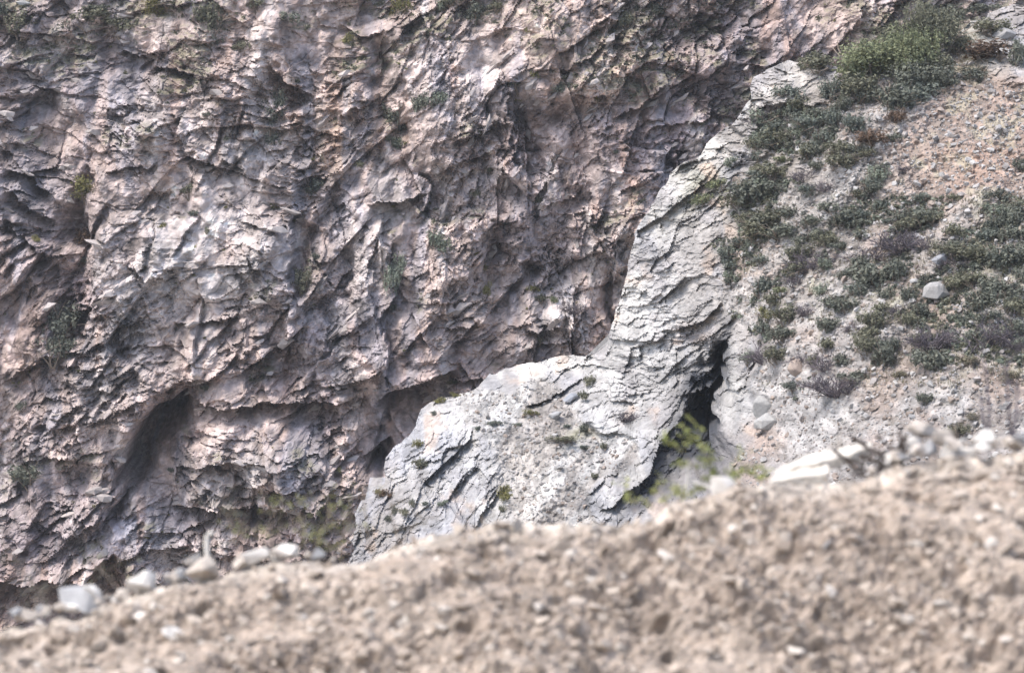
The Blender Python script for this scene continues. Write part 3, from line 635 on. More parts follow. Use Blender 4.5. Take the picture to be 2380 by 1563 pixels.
# angular blocks that stand out of the cliff, in the direction of its beds
bl = []
vis = np.where((V > -10) & (V < 1400) & (U > -10) & (U < 1750) & (rough > 0.6))[0]
for i in RNG.choice(vis, 300, replace=False):
    a = R(float(theta[i]) + rr.gauss(0, 9)); s = rr.uniform(.28, .8)
    o = bpy.data.objects.new('rock_block', stone_mesh(rr.randrange(8), M_STONE)); C.objects.link(o); o.parent = cliff
    o.matrix_local = Matrix.Translation(Vector(CL[i]) + Vector((0, s * .15, 0))) @ Matrix.Rotation(-a, 4, 'Y') @ Matrix.Diagonal((s * rr.uniform(1.0, 1.5), s * .9, s * rr.uniform(.55, .85), 1))
    c = np.array((0.36, 0.325, 0.31)) * rr.uniform(.75, 1.15); o.color = (*c, 1)

# ================================================================== BOULDERS one can point to
def boulder_mesh(seed, sx, sy, sz, mat, cuts=2, jag=0.05):
    g = random.Random(seed); bm = hull_rock(11 if seed < 80 or seed > 200 else 24, g)
    bmesh.ops.scale(bm, vec=(sx, sy, sz), verts=bm.verts)
    bmesh.ops.bevel(bm, geom=list(bm.edges), offset=min(sx, sz) * 0.06, segments=1, affect='EDGES', clamp_overlap=True)
    bmesh.ops.triangulate(bm, faces=bm.faces)
    bmesh.ops.subdivide_edges(bm, edges=bm.edges, cuts=cuts, use_grid_fill=True)
    v, f = None, None
    bmesh.ops.triangulate(bm, faces=bm.faces)
    v, f = bm_arrays(bm); bm.free()
    s = (sx + sz) / 2
    nn = fbm(v[:, 0] / s * 2.2 + seed, v[:, 2] / s * 2.2 + v[:, 1] / s * 1.7, 4, seed * 3 + 1)
    v = v * (1 + jag * nn)[:, None]
    return raw_mesh('boulder', v, f, mat, smooth=False)
def boulder(name, X, Y, w, h, d, label, cat, colr, seed, tilt=0, group=None, mat=None, dep=.8):
    k = px(d) / 2
    me = boulder_mesh(seed, w * k, w * k * dep, h * k, mat or M_BOULDER)
    o = bpy.data.objects.new(name, me); C.objects.link(o)
    o.location = at(X, Y, d); o.rotation_euler = (0, -R(tilt), 0); o.color = (*colr, 1)
    tag(o, label, cat, group); return o
WH = (0.54, 0.515, 0.48); BU = (0.42, 0.375, 0.33); GR = (0.30, 0.30, 0.305)
GL, GRT = 'stones along the left crest of the dirt bank', 'stones heaped on the right crest of the dirt bank'
for i, (X, Y, w, h, tl, c, lab, grp) in enumerate([
  (190,1402,125,62,-12,GR,'low grey-white boulder with sloping top, second from left on the dirt bank crest',GL),
  (222,1384,64,24,-32,WH,'thin white slab tilted down to the right, lying over the low grey-white boulder',GL),
  (286,1388,44,34,0,BU,'small shaded buff stone between tilted white slab and big round white boulder',GL),
  (326,1366,86,72,10,WH,'big rounded white boulder at the left end of the bank crest',GL),
  (402,1354,62,36,0,BU,'flat buff stone right of the big rounded white boulder',GL),
  (470,1330,140,66,-8,BU,'wide white-topped boulder with the bent white stick standing on it',GL),
  (446,1308,60,34,10,WH,'white block on top of the wide boulder, left of the bent white stick',GL),
  (596,1294,80,54,6,WH,'pale domed boulder right of the bent white stick, beneath leafy saplings',GL),
  (662,1294,84,46,14,WH,'white wedge shaped boulder, rightmost large stone of the left crest',GL),
  (566,1318,64,34,0,BU,'low buff stone in front of the pale domed boulder',GL),
  (62,1440,70,34,0,BU,'low tan stone at far left end of the bank crest',GL),
  (1676,1136,66,60,0,WH,'white rounded rock just below the yellow-green leafy plant',GRT),
  (2123,1034,38,44,0,WH,'upright white stone beside the dark brushwood heap',GRT),
  (2158,1047,46,40,0,GR,'blue-grey stone right of the upright white stone',GRT),
  (2127,1056,32,24,0,WH,'smallest white stone under the upright white stone',GRT),
  (2142,1004,90,36,-10,BU,'long buff stone behind the heap, farthest from the dirt',GRT),
  (2196,1022,60,46,0,BU,'tan rounded stone in the middle of the right-hand stone heap',GRT),
  (2200,1056,62,38,0,WH,'broad white stone half sunk at the front of the right-hand heap',GRT),
  (2246,1050,60,36,0,WH,'flat white stone beside the broad half sunk stone',GRT),
  (2229,1031,40,26,0,WH,'little white stone wedged behind the two front stones of the heap',GRT),
  (2280,1028,66,54,-30,WH,'large white stone leaning to the right in the heap',GRT),
  (2326,1034,48,26,0,BU,'flat pale stone right of the large leaning stone',GRT),
  (2366,1040,50,32,0,BU,'buff stone at the right edge of the picture on the bank crest',GRT),
  (405,1470,74,26,-22,WH,'pale slab lying tilted on the face of the bank at lower left',None),
  (1925,1262,38,26,10,GR,'grey-white stone set alone in the upper bank face, below the long slabs',None),
  (1790,1348,34,22,0,WH,'bright white pebble in the right part of the bank face beside a dark hole',None)]):
    if Y > 1240 and grp is None:
        x = (X - 1190) * px(19.2); p = (1563 - Y) / (1563 - 1230.) ; p = max(.2, min(.95, p))
        # find the bank point that shows at (X, Y)
        j = int(np.searchsorted(bxs, (X - 1190) * px(19.4))); colm = BG[13:224, j]
        vv = 781.5 - colm[:, 2] / (K * colm[:, 1]) * 1190; ii = int(np.argmin(abs(vv - Y))); d = float(colm[ii, 1]) - .02
    else: d = YC + (0.02 if grp == GL else 0.05) + (0.15 if 'behind' in lab or 'farthest' in lab else 0)
    if grp: Y -= 9 if X < 800 else 5
    boulder('boulder', X, Y, w * 1.15, h * 1.3, d, lab, 'boulder' if w > 55 else 'stone', c, 40 + i, tl, grp)
gr = random.Random(8); rub = []
MARK = [(62,'low tan stone'),(200,'low grey-white boulder'),(326,'big round white boulder'),(402,'flat buff stone'),(470,'boulder with the stick'),(596,'pale domed boulder'),(662,'white wedge boulder'),(760,'bare dirt crest'),
        (2060,'dark brushwood heap'),(2150,'upright white stone'),(2230,'flat white stone'),(2290,'large leaning stone'),(2370,'right picture edge')]
for i in range(70):
    left = i < 42; X = gr.uniform(30, 790) if left else gr.uniform(1990, 2385)
    zc = np.interp((X - 1190) * px(YC), cxs, czs); w = gr.uniform(16, 46); Y = 781.5 - zc / px(YC) - gr.uniform(0, 18) - w * .2
    ci = gr.randrange(4); near = min(MARK, key=lambda q: abs(q[0] - X))
    size = 'tiny' if w < 24 else 'small' if w < 36 else 'middling'
    rub.append((X, Y, w, ci, ('%s %s angular stone on the crest %s the %s' % (size, ('white', 'buff', 'grey', 'buff')[ci], 'left of' if X < near[0] else 'right of', near[1])), left))
rub.sort(key=lambda q: q[0]); seen = {}
for q in rub: seen.setdefault(q[4], []).append(q[0])
for i, (X, Y, w, ci, lab, left) in enumerate(rub):
    L_ = seen[lab]; m_ = len(L_); r_ = L_.index(X)
    lab += '' if m_ == 1 else (', nearer left' if r_ == 0 else ', nearer right') if m_ == 2 else ', leftmost' if r_ == 0 else ', rightmost' if r_ == m_ - 1 else ', in the middle' if m_ == 3 else ', %s from left' % ('', 'second', 'third', 'fourth', 'fifth')[min(r_, 4)]
    boulder('stone', X, Y, w * 1.25, w * gr.uniform(.7, 1.05), YC + gr.uniform(-.03, .08), lab, 'stone', (WH, BU, GR, BU)[ci], 300 + i, gr.uniform(-30, 30), 'rubble row on the left crest' if left else 'rubble row on the right crest')
for i, (X, Y, w, h, tl, c, lab) in enumerate([
  (2172,688,62,66,0,(0.50,0.485,0.47),'large smooth grey boulder among dark shrubs on the right hillside'),
  (1854,856,48,42,-30,(0.60,0.49,0.42),'pinkish square rock block lying on the hillside above the grey scree'),
  (1772,946,56,62,30,(0.56,0.55,0.53),'upright pale boulder at the left edge of the grey scree'),
  (1782,982,66,40,15,(0.58,0.57,0.55),'wide whitish boulder directly below the upright pale boulder'),
  (2126,654,22,14,0,(0.62,0.61,0.6),'small white stone up and left of the large smooth grey boulder'),
  (2182,604,46,28,35,(0.44,0.45,0.48),'long bluish rock sloping up right above the large smooth grey boulder'),
  (1885,772,16,14,20,(0.62,0.50,0.42),'small pinkish stone on the bare red-brown soil strip'),
  (52,8,36,14,0,(0.62,0.61,0.58),'white flat boulder at the top left corner of the cliff'),
  (2330,80,60,34,-20,(0.50,0.49,0.48),'grey rock outcrop under the top right corner shrubs'),
  (1330,925,40,22,20,(0.44,0.46,0.5),'blue-grey rock lying on the pale ledge of the spur'),
  (1290,965,34,20,20,(0.55,0.55,0.55),'grey-white block below the blue-grey rock on the ledge'),
  ]):
    p, d = hit(X, Y)
    boulder('boulder', X, Y, w * 1.2, h * 1.2, d - w * px(d) * .2, lab, 'boulder', tuple(q * .56 for q in c), 80 + i, tl, mat=M_STONE)

# ================================================================== SHRUBS
def leaf_cloud(seed, nleaf, size, lobes, twig=False, lowcut=0.0):
    """leaf-sized faces spread through an uneven crown about 1 wide and 1 high, base at z = 0"""
    g = np.random.default_rng(seed)
    L = []
    for _ in range(lobes):
        a = g.uniform(0, 6.283); r = g.uniform(0, .30)
        L.append((r * math.cos(a), r * math.sin(a), g.uniform(.25, .68), g.uniform(.15, .30)))
    L = np.array(L); pr = L[:, 3] ** 2.2; k = g.choice(lobes, nleaf, p=pr / pr.sum())
    dirv = g.normal(size=(nleaf, 3)); dirv /= np.linalg.norm(dirv, axis=1)[:, None]
    rad = L[k, 3] * (g.random(nleaf) ** 0.35) * (1 + 0.18 * g.normal(size=nleaf))
    c = L[k, :3] + dirv * rad[:, None] * np.array([1, 1, .95])
    # sub-clumping: pull leaves towards random centres so gaps open
    nc = max(10, nleaf // 26); cen = c[g.choice(nleaf, nc)]
    near = cen[((c[:, None, :2] - cen[None, :, :2]) ** 2).sum(-1).argmin(1)] if nleaf < 9000 else cen[g.integers(0, nc, nleaf)]
    if nleaf < 9000: c = c + (near - c) * 0.38
    c[:, 2] = np.maximum(c[:, 2], 0.02)
    nrm = dirv * 0.6 + g.normal(size=(nleaf, 3)) * 0.5 + np.array([0, 0, .45]); nrm /= np.linalg.norm(nrm, axis=1)[:, None]
    t = np.cross(nrm, g.normal(size=(nleaf, 3))); t /= np.linalg.norm(t, axis=1)[:, None]; b = np.cross(nrm, t)
    s = size * g.uniform(.6, 1.35, nleaf)[:, None]
    V = np.stack([c - t * s, c - b * s * .5, c + t * s, c + b * s * .5], 1).reshape(-1, 3)
    F = np.arange(4 * nleaf, dtype=np.int32).reshape(-1, 4)
    return V, F
def tubes(lines, sides=4):
    """lines: list of ([(point, radius), ...])"""
    Vs, Fs, off = [], [], 0
    for ln in lines:
        P = [Vector(p) for p, r in ln]
        for i, (p, r) in enumerate(ln):
            tng = (P[min(i + 1, len(P) - 1)] - P[max(i - 1, 0)]).normalized()
            a = tng.orthogonal().normalized(); b = tng.cross(a)
            for s in range(sides):
                an = 6.283 * s / sides; Vs.append(P[i] + (a * math.cos(an) + b * math.sin(an)) * r)
        for i in range(len(ln) - 1):
            for s in range(sides):
                Fs.append((off + i * sides + s, off + i * sides + (s + 1) % sides, off + (i + 1) * sides + (s + 1) % sides, off + (i + 1) * sides + s))
        off += len(ln) * sides
    return np.array([v[:] for v in Vs], np.float32), np.array(Fs, np.int32)
def branchy(g, p, d, ln, r, lev, out, spread=.55, n=3):
    pts = [(p.copy(), r)]; q = p.copy(); dd = d.copy()
    for i in range(3):
        dd = (dd + Vector((g.gauss(0, .16), g.gauss(0, .16), g.gauss(0, .12)))).normalized(); q = q + dd * ln / 3
        pts.append((q.copy(), r * (1 - .22 * (i + 1))))
    out.append(pts)
    if lev > 0:
        for _ in range(n):
            i = g.choice((1, 2, 3)); nd = (dd + Vector((g.gauss(0, spread), g.gauss(0, spread), g.gauss(.1, spread * .8)))).normalized()
            branchy(g, pts[i][0], nd, ln * g.uniform(.55, .85), r * .55, lev - 1, out, spread, n)
def stems_mesh(seed, r=.018, lev=1, n=6):
    g = random.Random(seed); out = []
    for _ in range(n):
        a = g.uniform(0, 6.283); s = g.uniform(.15, .75)
        branchy(g, Vector((0.04 * math.cos(a), 0.04 * math.sin(a), 0)), Vector((math.cos(a) * s, math.sin(a) * s, 1)).normalized(), g.uniform(.35, .5), r, lev, out)
    V, F = tubes(out, 3); return raw_mesh('stem', V, F, M_STEM)
def twig_mesh(seed, n=26, lev=2):
    g = random.Random(seed); out = []
    for _ in range(n):
        a = g.uniform(0, 6.283); s = g.uniform(.1, 1.25)
        branchy(g, Vector((0.08 * math.cos(a), 0.08 * math.sin(a), 0)), Vector((math.cos(a) * s, math.sin(a) * s, 1)).normalized(), g.uniform(.26, .42), .019, lev, out, .6, 4)
    V, F = tubes(out, 3); return raw_mesh('twigs', V, F, M_TWIG)
CROWN = {}; STEMS = [stems_mesh(900 + i) for i in range(3)]; TW = [twig_mesh(950 + i) for i in range(3)]
def crown_mesh(kind, v, big=False):
    key = (kind, v, big)
    if key not in CROWN:
        sd = 1000 + 37 * v + ord(kind)
        V, F = leaf_cloud(sd, 6500, .017, 13) if big else leaf_cloud(sd, 1150, .036, 9)
        CROWN[key] = raw_mesh('crown', V, F, LEAF[kind])
    return CROWN[key]
DESC = {'d': 'dark green', 'o': 'olive green', 'g': 'fresh green', 'b': 'blue-green', 'r': 'rusty brown', 'p': 'pale grey-green', 'y': 'yellowish green', 't': 'bare purplish-grey twiggy', 's': 'straw-coloured dry'}
SH = []          # X, Y of the middle, width, height, kind  (pixels of the 2380 view)
def addc(ox, oy, items):
    for cx, cy, w, h, k in items: SH.append((ox + cx * .3412, oy + cy * .3412, w * .3412, h * .3412, k))
addc(1580, 0, [(1340,430,430,300,'g'),(1580,400,330,320,'g'),(1700,260,320,340,'o'),(1250,620,260,210,'o'),(1440,650,270,230,'d'),(1620,610,280,210,'b'),(1700,520,330,260,'d'),(1200,500,240,220,'g'),(1480,300,200,240,'o'),(1990,490,180,150,'d'),(2110,350,300,170,'r'),
  (1920,310,150,150,'o'),(2300,350,140,230,'d'),(2150,190,260,120,'o'),(940,450,240,150,'o'),(750,620,200,140,'b'),(1020,620,150,170,'b'),(1100,700,130,130,'d'),(830,740,170,130,'o'),(1060,790,130,160,'b'),
  (900,850,170,130,'b'),(1000,920,150,130,'b'),(1200,850,170,150,'b'),(1470,800,120,110,'r'),(560,950,150,120,'p'),(690,960,200,150,'o'),(1330,950,220,140,'r'),(1480,930,110,80,'d'),(1090,1020,170,100,'o'),
  (1130,1110,230,130,'o'),(1310,1240,140,80,'d'),(1540,1130,150,100,'t'),(1390,1150,100,100,'d'),(2310,1110,110,130,'d'),(280,1250,150,90,'g'),(150,1370,110,90,'g'),(560,1290,300,230,'d'),(680,1180,220,110,'o'),
  (850,1180,130,100,'t'),(1050,1400,200,110,'d'),(900,1300,140,100,'b'),(1130,1470,250,160,'d'),(600,1500,220,130,'o'),(760,1430,190,120,'d'),(880,1500,150,110,'d'),(2280,1450,170,220,'d'),(1660,1480,110,90,'o'),
  (1440,1500,100,80,'b'),(1250,640,240,160,'d'),(1480,640,260,200,'d'),(1740,500,220,220,'o'),(370,1110,110,70,'p'),(540,1060,130,90,'b'),(1180,1000,150,110,'d'),(700,1090,110,70,'g'),(780,900,120,110,'p'),
  (1850,560,150,110,'d'),(1300,300,150,90,'o'),(1440,230,220,110,'o'),(1900,80,260,200,'d'),(2080,60,230,110,'d'),(980,760,120,110,'d'),(1290,1060,120,90,'o'),(960,1120,120,90,'d'),(1010,1250,130,90,'t'),(1220,1330,110,70,'o'),(430,1400,120,80,'o')])
addc(1580, 514, [(560,80,220,110,'o'),(720,60,270,130,'d'),(840,110,160,100,'d'),(940,80,150,100,'d'),(1010,140,150,120,'o'),(1110,170,150,90,'d'),(1260,90,130,90,'d'),(1550,110,270,200,'t'),(1340,200,270,150,'t'),
  (1250,280,160,140,'d'),(1360,350,300,260,'d'),(1480,320,200,180,'d'),(880,260,170,160,'t'),(830,330,160,110,'o'),(570,260,130,90,'b'),(570,450,150,140,'b'),(800,390,140,100,'t'),(640,560,140,120,'o'),(740,650,190,140,'o'),
  (720,760,190,140,'d'),(590,720,130,110,'b'),(590,880,200,140,'t'),(680,920,190,120,'o'),(470,930,100,90,'p'),(1040,530,190,120,'d'),(1140,570,170,120,'d'),(1040,690,170,140,'d'),(1170,710,100,80,'t'),(1340,690,190,160,'o'),
  (1470,600,120,80,'t'),(1550,480,120,140,'d'),(1620,590,120,110,'d'),(1560,680,130,120,'o'),(1280,790,140,110,'o'),(1290,860,180,150,'o'),(1380,890,180,200,'d'),(1440,830,120,130,'d'),(1000,860,120,100,'o'),(1110,930,150,130,'d'),
  (1000,940,150,130,'t'),(1110,1090,340,180,'t'),(1190,1060,200,130,'d'),(780,1115,140,80,'b'),(1770,780,280,220,'t'),(1760,930,260,210,'d'),(2060,520,220,210,'d'),(2150,420,220,160,'d'),(2270,230,270,200,'d'),(1900,160,170,150,'d'),
  (1870,90,140,110,'o'),(2030,190,170,130,'d'),(1900,430,170,110,'o'),(1690,380,130,90,'d'),(2250,560,200,170,'d'),(2170,740,270,220,'t'),(2040,790,160,160,'d'),(1900,650,120,80,'d'),(2250,470,200,160,'d'),(1690,1195,120,110,'d'),
  (1900,1450,160,110,'o'),(2120,90,180,130,'b'),(2290,80,170,150,'d'),(2260,720,170,180,'d'),(1660,140,150,120,'t'),(1420,480,160,120,'d'),(1230,470,150,110,'b'),(950,470,110,80,'p'),(870,600,120,90,'t'),(2330,360,120,160,'d'),
  (700,480,120,90,'g'),(610,640,100,90,'y'),(920,960,100,80,'o'),(830,930,120,80,'t'),(1380,610,120,90,'o'),(2100,640,180,120,'d'),(1000,300,110,90,'p'),(1130,350,120,100,'d'),(1990,960,110,80,'s'),(1500,1040,90,60,'s'),(2270,1060,120,90,'s'),(2000,1330,90,70,'s')])
gq = random.Random(31); band = np.where((rk < .5) & (back < .01) & (fall < .05) & (U1 > 1620) & (U1 < 2380) & (V1 > 240) & (V1 < 880) & ~((U1 > 2080) & (V1 < 450)) & ~((U1 > 1950) & (V1 > 810)))[0]
for j in RNG.choice(band, 90, replace=False):
    if math.hypot(U1[j] - 2172, V1[j] - 700) < 90: continue
    w = gq.uniform(28, 74); SH.append((float(U1[j]), float(V1[j]), w, w * gq.uniform(.5, .8), gq.choice('dddoobbbttpp')))
n_hill = len(SH)
addc(0, 0, [(130,170,200,160,'o'),(600,150,270,160,'o'),(400,180,150,130,'d'),(830,190,170,130,'o'),(1420,130,170,230,'o'),(1950,130,190,200,'d'),(1740,40,170,110,'o'),(1050,50,140,120,'y'),(40,50,130,130,'d'),(580,1290,160,150,'y'),
  (960,1200,100,80,'r'),(1290,1310,110,90,'o'),(1850,700,130,330,'d'),(1870,960,110,160,'d'),(1870,1400,90,60,'y'),(2130,1270,160,150,'d'),(1150,25,250,90,'o'),(700,60,200,100,'d'),(1420,240,140,140,'d'),(1660,330,130,80,'o'),(1330,1450,90,60,'b'),(1420,780,90,50,'d')])
addc(790, 0, [(430,50,150,130,'y'),(780,20,150,80,'o'),(920,70,170,190,'d'),(1090,60,140,90,'o'),(1440,590,190,110,'p'),(1210,560,170,140,'p'),(370,740,170,250,'d'),(580,700,130,160,'d'),(650,660,120,120,'p'),(380,980,130,90,'p'),
  (1230,680,60,40,'y'),(1890,1035,50,50,'d'),(1350,1370,60,70,'o'),(1540,1330,70,70,'b'),(1030,1150,90,60,'o'),(130,1130,70,60,'o'),(1320,500,60,90,'y'),(700,30,110,110,'p'),(930,1330,60,70,'o'),(30,270,80,70,'y'),(1290,200,50,60,'y'),(400,870,110,80,'d'),(1740,680,70,50,'y'),(2120,40,180,120,'d'),(2260,160,140,110,'d'),(1960,160,120,120,'o')])
addc(0, 514, [(370,650,230,300,'d'),(350,850,220,220,'d'),(2060,420,130,190,'o'),(2150,240,50,70,'d'),(1420,80,50,70,'o'),(1310,190,70,50,'y'),(200,1710,210,190,'d'),(260,120,60,50,'y'),(530,260,130,80,'b'),(560,100,140,120,'r'),(130,1250,70,90,'d'),(1390,1130,60,60,'d'),(1180,1690,60,50,'d'),(1110,30,60,40,'y')])
addc(790, 514, [(350,380,130,250,'p'),(680,150,160,140,'p'),(1310,455,90,60,'y'),(1370,540,90,70,'o'),(1460,540,60,50,'g'),(1590,580,130,100,'t'),(1000,470,50,90,'y'),(970,320,50,40,'y'),(1350,800,100,80,'d'),(660,1215,120,60,'y'),
  (790,1180,80,50,'y'),(770,1100,120,70,'o'),(1700,1080,110,110,'o'),(1660,1190,90,110,'o'),(1310,1300,150,60,'y'),(1040,1370,150,50,'b'),(1530,1480,250,70,'o'),(940,1405,70,50,'b'),(540,1510,120,80,'y'),(1670,1390,90,130,'d'),
  (1950,1320,120,100,'t'),(1660,1535,90,50,'b'),(1800,1530,70,80,'o'),(1220,1380,90,40,'b'),(1540,1385,80,50,'b'),(640,1300,60,50,'b'),(370,580,60,70,'d'),(1140,20,50,40,'o')])
addc(790, 1030, [(550,130,130,120,'o'),(1150,330,150,140,'y'),(1100,440,70,70,'o'),(290,330,160,90,'r'),(1740,220,80,70,'o'),(490,390,50,120,'d'),(700,400,100,60,'p'),(370,440,60,110,'d'),(330,500,60,90,'b'),(440,470,90,90,'o'),(590,400,80,60,'b')])
LAND = [("the big grey boulder", 2172, 688), ('the pinkish square block', 1854, 856), ('the black cleft', 1665, 960), ("the fresh green ridge bush", 2035, 150), ("the pale ridge knob", 1800, 180),
        ('the pale ledge of the spur', 1180, 950), ("the dark left cave", 370, 980), ("the tall left gully", 160, 700), ('the two small round caves', 1270, 620), ('the grey scree fan', 1900, 1000),
        ("the left top edge", 300, 60), ("the middle top edge", 1080, 40), ('the bare reddish slope', 2290, 380), ("the white spur edge", 1470, 650), ('the bulging grey buttress', 620, 600),
        ("the right picture edge", 2370, 640), ("the pale spur nose", 980, 1060), ("the top right notch", 2220, 40), ("the spur's dirt foot", 1340, 1150), ("the shrubby hillside middle", 1850, 560), ('the lower left corner', 120, 1180)]
def where(X, Y):
    nm, lx, ly = min(LAND, key=lambda l: (X - l[1]) ** 2 + (Y - l[2]) ** 2); dx, dy = X - lx, Y - ly
    rel = 'at' if math.hypot(dx, dy) < 34 else ('above' if dy < 0 else 'below') if abs(dy) > abs(dx) else ('left of' if dx < 0 else 'right of')
    return rel + ' ' + nm
keyed = {}
for i, s in enumerate(SH):
    w = max(s[2], s[3]); size = 'tiny' if w < 24 else 'small' if w < 44 else 'middling' if w < 72 else 'large'
    keyed.setdefault((size, s[4], where(s[0], s[1])), []).append(i)
ORD = ['', 'second', 'third', 'fourth', 'fifth', 'sixth', 'seventh']
LAB = {}
for (size, k, wh), ids in keyed.items():
    ids.sort(key=lambda i: SH[i][0]); m = len(ids)
    for r, i in enumerate(ids):
        t = '' if m == 1 else (', left of the two' if r == 0 else ', right of the two') if m == 2 else ', leftmost' if r == 0 else ', rightmost' if r == m - 1 else ', %s from left' % ORD[min(r, 6)]
        LAB[i] = f'{size} {DESC[k]} shrub {wh}{t}'
g = random.Random(99)
for i, (X, Y, w, h, k) in enumerate(SH):
    big = w > 105 and k in 'god'
    base, d = hit(X, min(Y + h * .42, 1290)); fs = .7 if (830 < X < 1450 and Y > 860) else 1
    w, h = w * fs, h * fs; W = w * px(d) * 1.75; H = h * px(d) * (1.95 if big else 1.7)
    base = base + Vector((0, W * .12, -H * .16))
    root = bpy.data.objects.new('shrub', None); C.objects.link(root); root.empty_display_size = .2
    root.location = base; root.rotation_euler = (0, 0, g.uniform(0, 6.283)); root.scale = (W, W, H)
    tag(root, LAB[i], 'shrub', 'shrubs on the hillside' if i < n_hill else 'shrubs growing on the cliff and spur')
    if k == 't':
        o = bpy.data.objects.new('twigs', TW[i % 3]); C.objects.link(o); o.parent = root
    else:
        o = bpy.data.objects.new('crown', crown_mesh(k if k != 's' else 's', i % 2, big)); C.objects.link(o); o.parent = root
        if w > 30:
            o = bpy.data.objects.new('stem', STEMS[i % 3]); C.objects.link(o); o.parent = root
# low herbs, dry grass and seedlings: nobody could count them
def tufts(name, idx, P, n, lo, hi, mat, parent, seed):
    gg = np.random.default_rng(seed); c = P[gg.choice(idx, n)].astype(np.float64); m = 5
    s = gg.uniform(lo, hi, n); cc = np.repeat(c, m, 0); ss = np.repeat(s, m)
    cc = cc + gg.normal(size=(n * m, 3)) * np.array([.55, .25, .2]) * ss[:, None]
    a = gg.uniform(0, 6.283, n * m); lean_ = gg.normal(size=(n * m, 3)) * .45; upv = np.array([0, 0, 1.0]) + lean_
    side = np.stack([np.cos(a), np.sin(a), 0 * a], -1)
    p0 = cc - side * ss[:, None] * .16; p1 = cc + side * ss[:, None] * .16; p2 = cc + upv * ss[:, None]
    V = np.stack([p0, p1, p2], 1).reshape(-1, 3) + np.array([0, -.05, -.03])
    o = mesh_from(name, V, np.arange(len(V), dtype=np.int32).reshape(-1, 3), mat); tag(o, kind='stuff'); return o
veg = np.where((rk < .5) & (back < .01) & (U1 > 1480) & (U1 < 2420) & (V1 > 10) & (V1 < 900) & (n3 + n1 > 0.0) & ~((U1 > 2020) & (V1 > 170) & (V1 < 450)))[0]
tag(tufts('dry_grass', veg, HL, 3000, .06, .17, LEAF['s'], None, 1), 'straw-coloured dry grass tufts between the hillside shrubs', 'grass')
def scrub(name, idx, P, n, lo, hi, mat, seed, label):
    gg = np.random.default_rng(seed); c = P[gg.choice(idx, n)].astype(np.float64); base = [leaf_cloud(seed + k, 46, .13, 4) for k in range(5)]; Vs, Fs = [], []
    for i in range(n):
        v, f = base[i % 5]; q_ = gg.uniform(lo, hi); an = gg.uniform(0, 6.283); R2 = np.array([[math.cos(an), -math.sin(an), 0], [math.sin(an), math.cos(an), 0], [0, 0, .75]])
        Vs.append((v @ R2.T) * q_ + c[i] + np.array([0, q_ * .1, -q_ * .2])); Fs.append(f + i * len(v))
    tag(mesh_from(name, np.vstack(Vs), np.vstack(Fs), mat), label, 'ground cover', kind='stuff')
vg = np.where((rk < .6) & (fall < .25) & (back < .01) & (U1 > 1500) & (U1 < 2420) & (V1 > 200) & (V1 < 930) & (n2 > -0.1) & ~((U1 > 2000) & (V1 < 460)) & ~((U1 > 1880) & (V1 > 850)))[0]
scrub('low_scrub', vg, HL, 700, .30, .95, LEAF['d'], 21, 'low dark scrub mottling the slope between the hillside shrubs')
scrub('low_herbs', vg, HL, 560, .25, .80, LEAF['o'], 22, 'low olive herbs scattered between the hillside shrubs')
scrub('grey_herbs', vg, HL, 420, .25, .85, LEAF['p'], 23, 'pale grey-green herbs scattered between the hillside shrubs')
ledge = np.where((turf > .3) & (V > -20) & (V < 900))[0]
scrub('ledge_herbs', ledge, CL, 700, .25, .95, LEAF['o'], 24, 'olive herbs clinging to narrow ledges of the cliff')
ledge2 = np.where((tone < -.25) & (V > -20) & (V < 1300) & (fbm(X0 * .3, Z0 * .3, 3, 991) > .25))[0]
scrub('crevice_herbs', ledge2, CL, 330, .2, .6, LEAF['y'], 25, 'yellowish herbs rooted in crevices of the cliff')

# ================================================================== THINGS ON THE CREST OF THE BANK (out of focus)
# bent white stick
o = mesh_from('stick', *tubes([[(at(483,1316,20.35), .020), (at(482,1290,20.35), .019), (at(480,1262,20.35), .019), (at(482,1244,20.35), .018), (at(488,1236,20.35), .016), (at(496,1240,20.35), .010)]], 8), M_PALEWOOD, smooth=True)
tag(o, 'white bent stick standing upright on the wide crest boulder', 'stick')
# two long slabs
def slab(pts, label, d, seed):
    g2 = random.Random(seed); bm = bmesh.new(); rows = []
    for X, Yt, Yb_, th in pts:
        Yt -= 8; t = at(X, Yt, d + th); b = at(X, Yb_, d); f = at(X, Yt + (Yb_ - Yt) * .45, d - .02)
        rows.append([bm.verts.new(p) for p in (t, f, b, at(X, Yb_, d + th))])
    for a, b in zip(rows, rows[1:]):
        for i in range(4): bm.faces.new((a[i], a[(i + 1) % 4], b[(i + 1) % 4], b[i]))
    bm.faces.new(rows[0]); bm.faces.new(rows[-1][::-1])
    bmesh.ops.recalc_face_normals(bm, faces=bm.faces)
    bmesh.ops.subdivide_edges(bm, edges=bm.edges, cuts=3, use_grid_fill=True)
    for v in bm.verts: v.co += Vector((g2.gauss(0, .004), g2.gauss(0, .006), g2.gauss(0, .0045)))
    me = bpy.data.meshes.new('slab'); bm.to_mesh(me); bm.free(); me.materials.append(M_SLAB)
    o = bpy.data.objects.new('slab', me); C.objects.link(o); tag(o, label, 'slab', 'long pale slabs on the bank crest'); return o
slab([(1800,1104,1110,.05),(1850,1076,1104,.16),(1910,1058,1094,.2),(1970,1044,1078,.2),(2024,1036,1054,.1)], 'upper long pale weathered slab, left of the dark brushwood', 20.62, 1)
slab([(1790,1120,1126,.05),(1830,1104,1128,.12),(1890,1092,1128,.14),(1925,1088,1120,.06)], 'lower shorter pale weathered slab under the upper one', 20.48, 2)
slab([(1705,1126,1140,.05),(1740,1134,1150,.08),(1775,1146,1156,.04)], 'short tapering pale slab right of the white rock below the leafy plant', 20.44, 3)
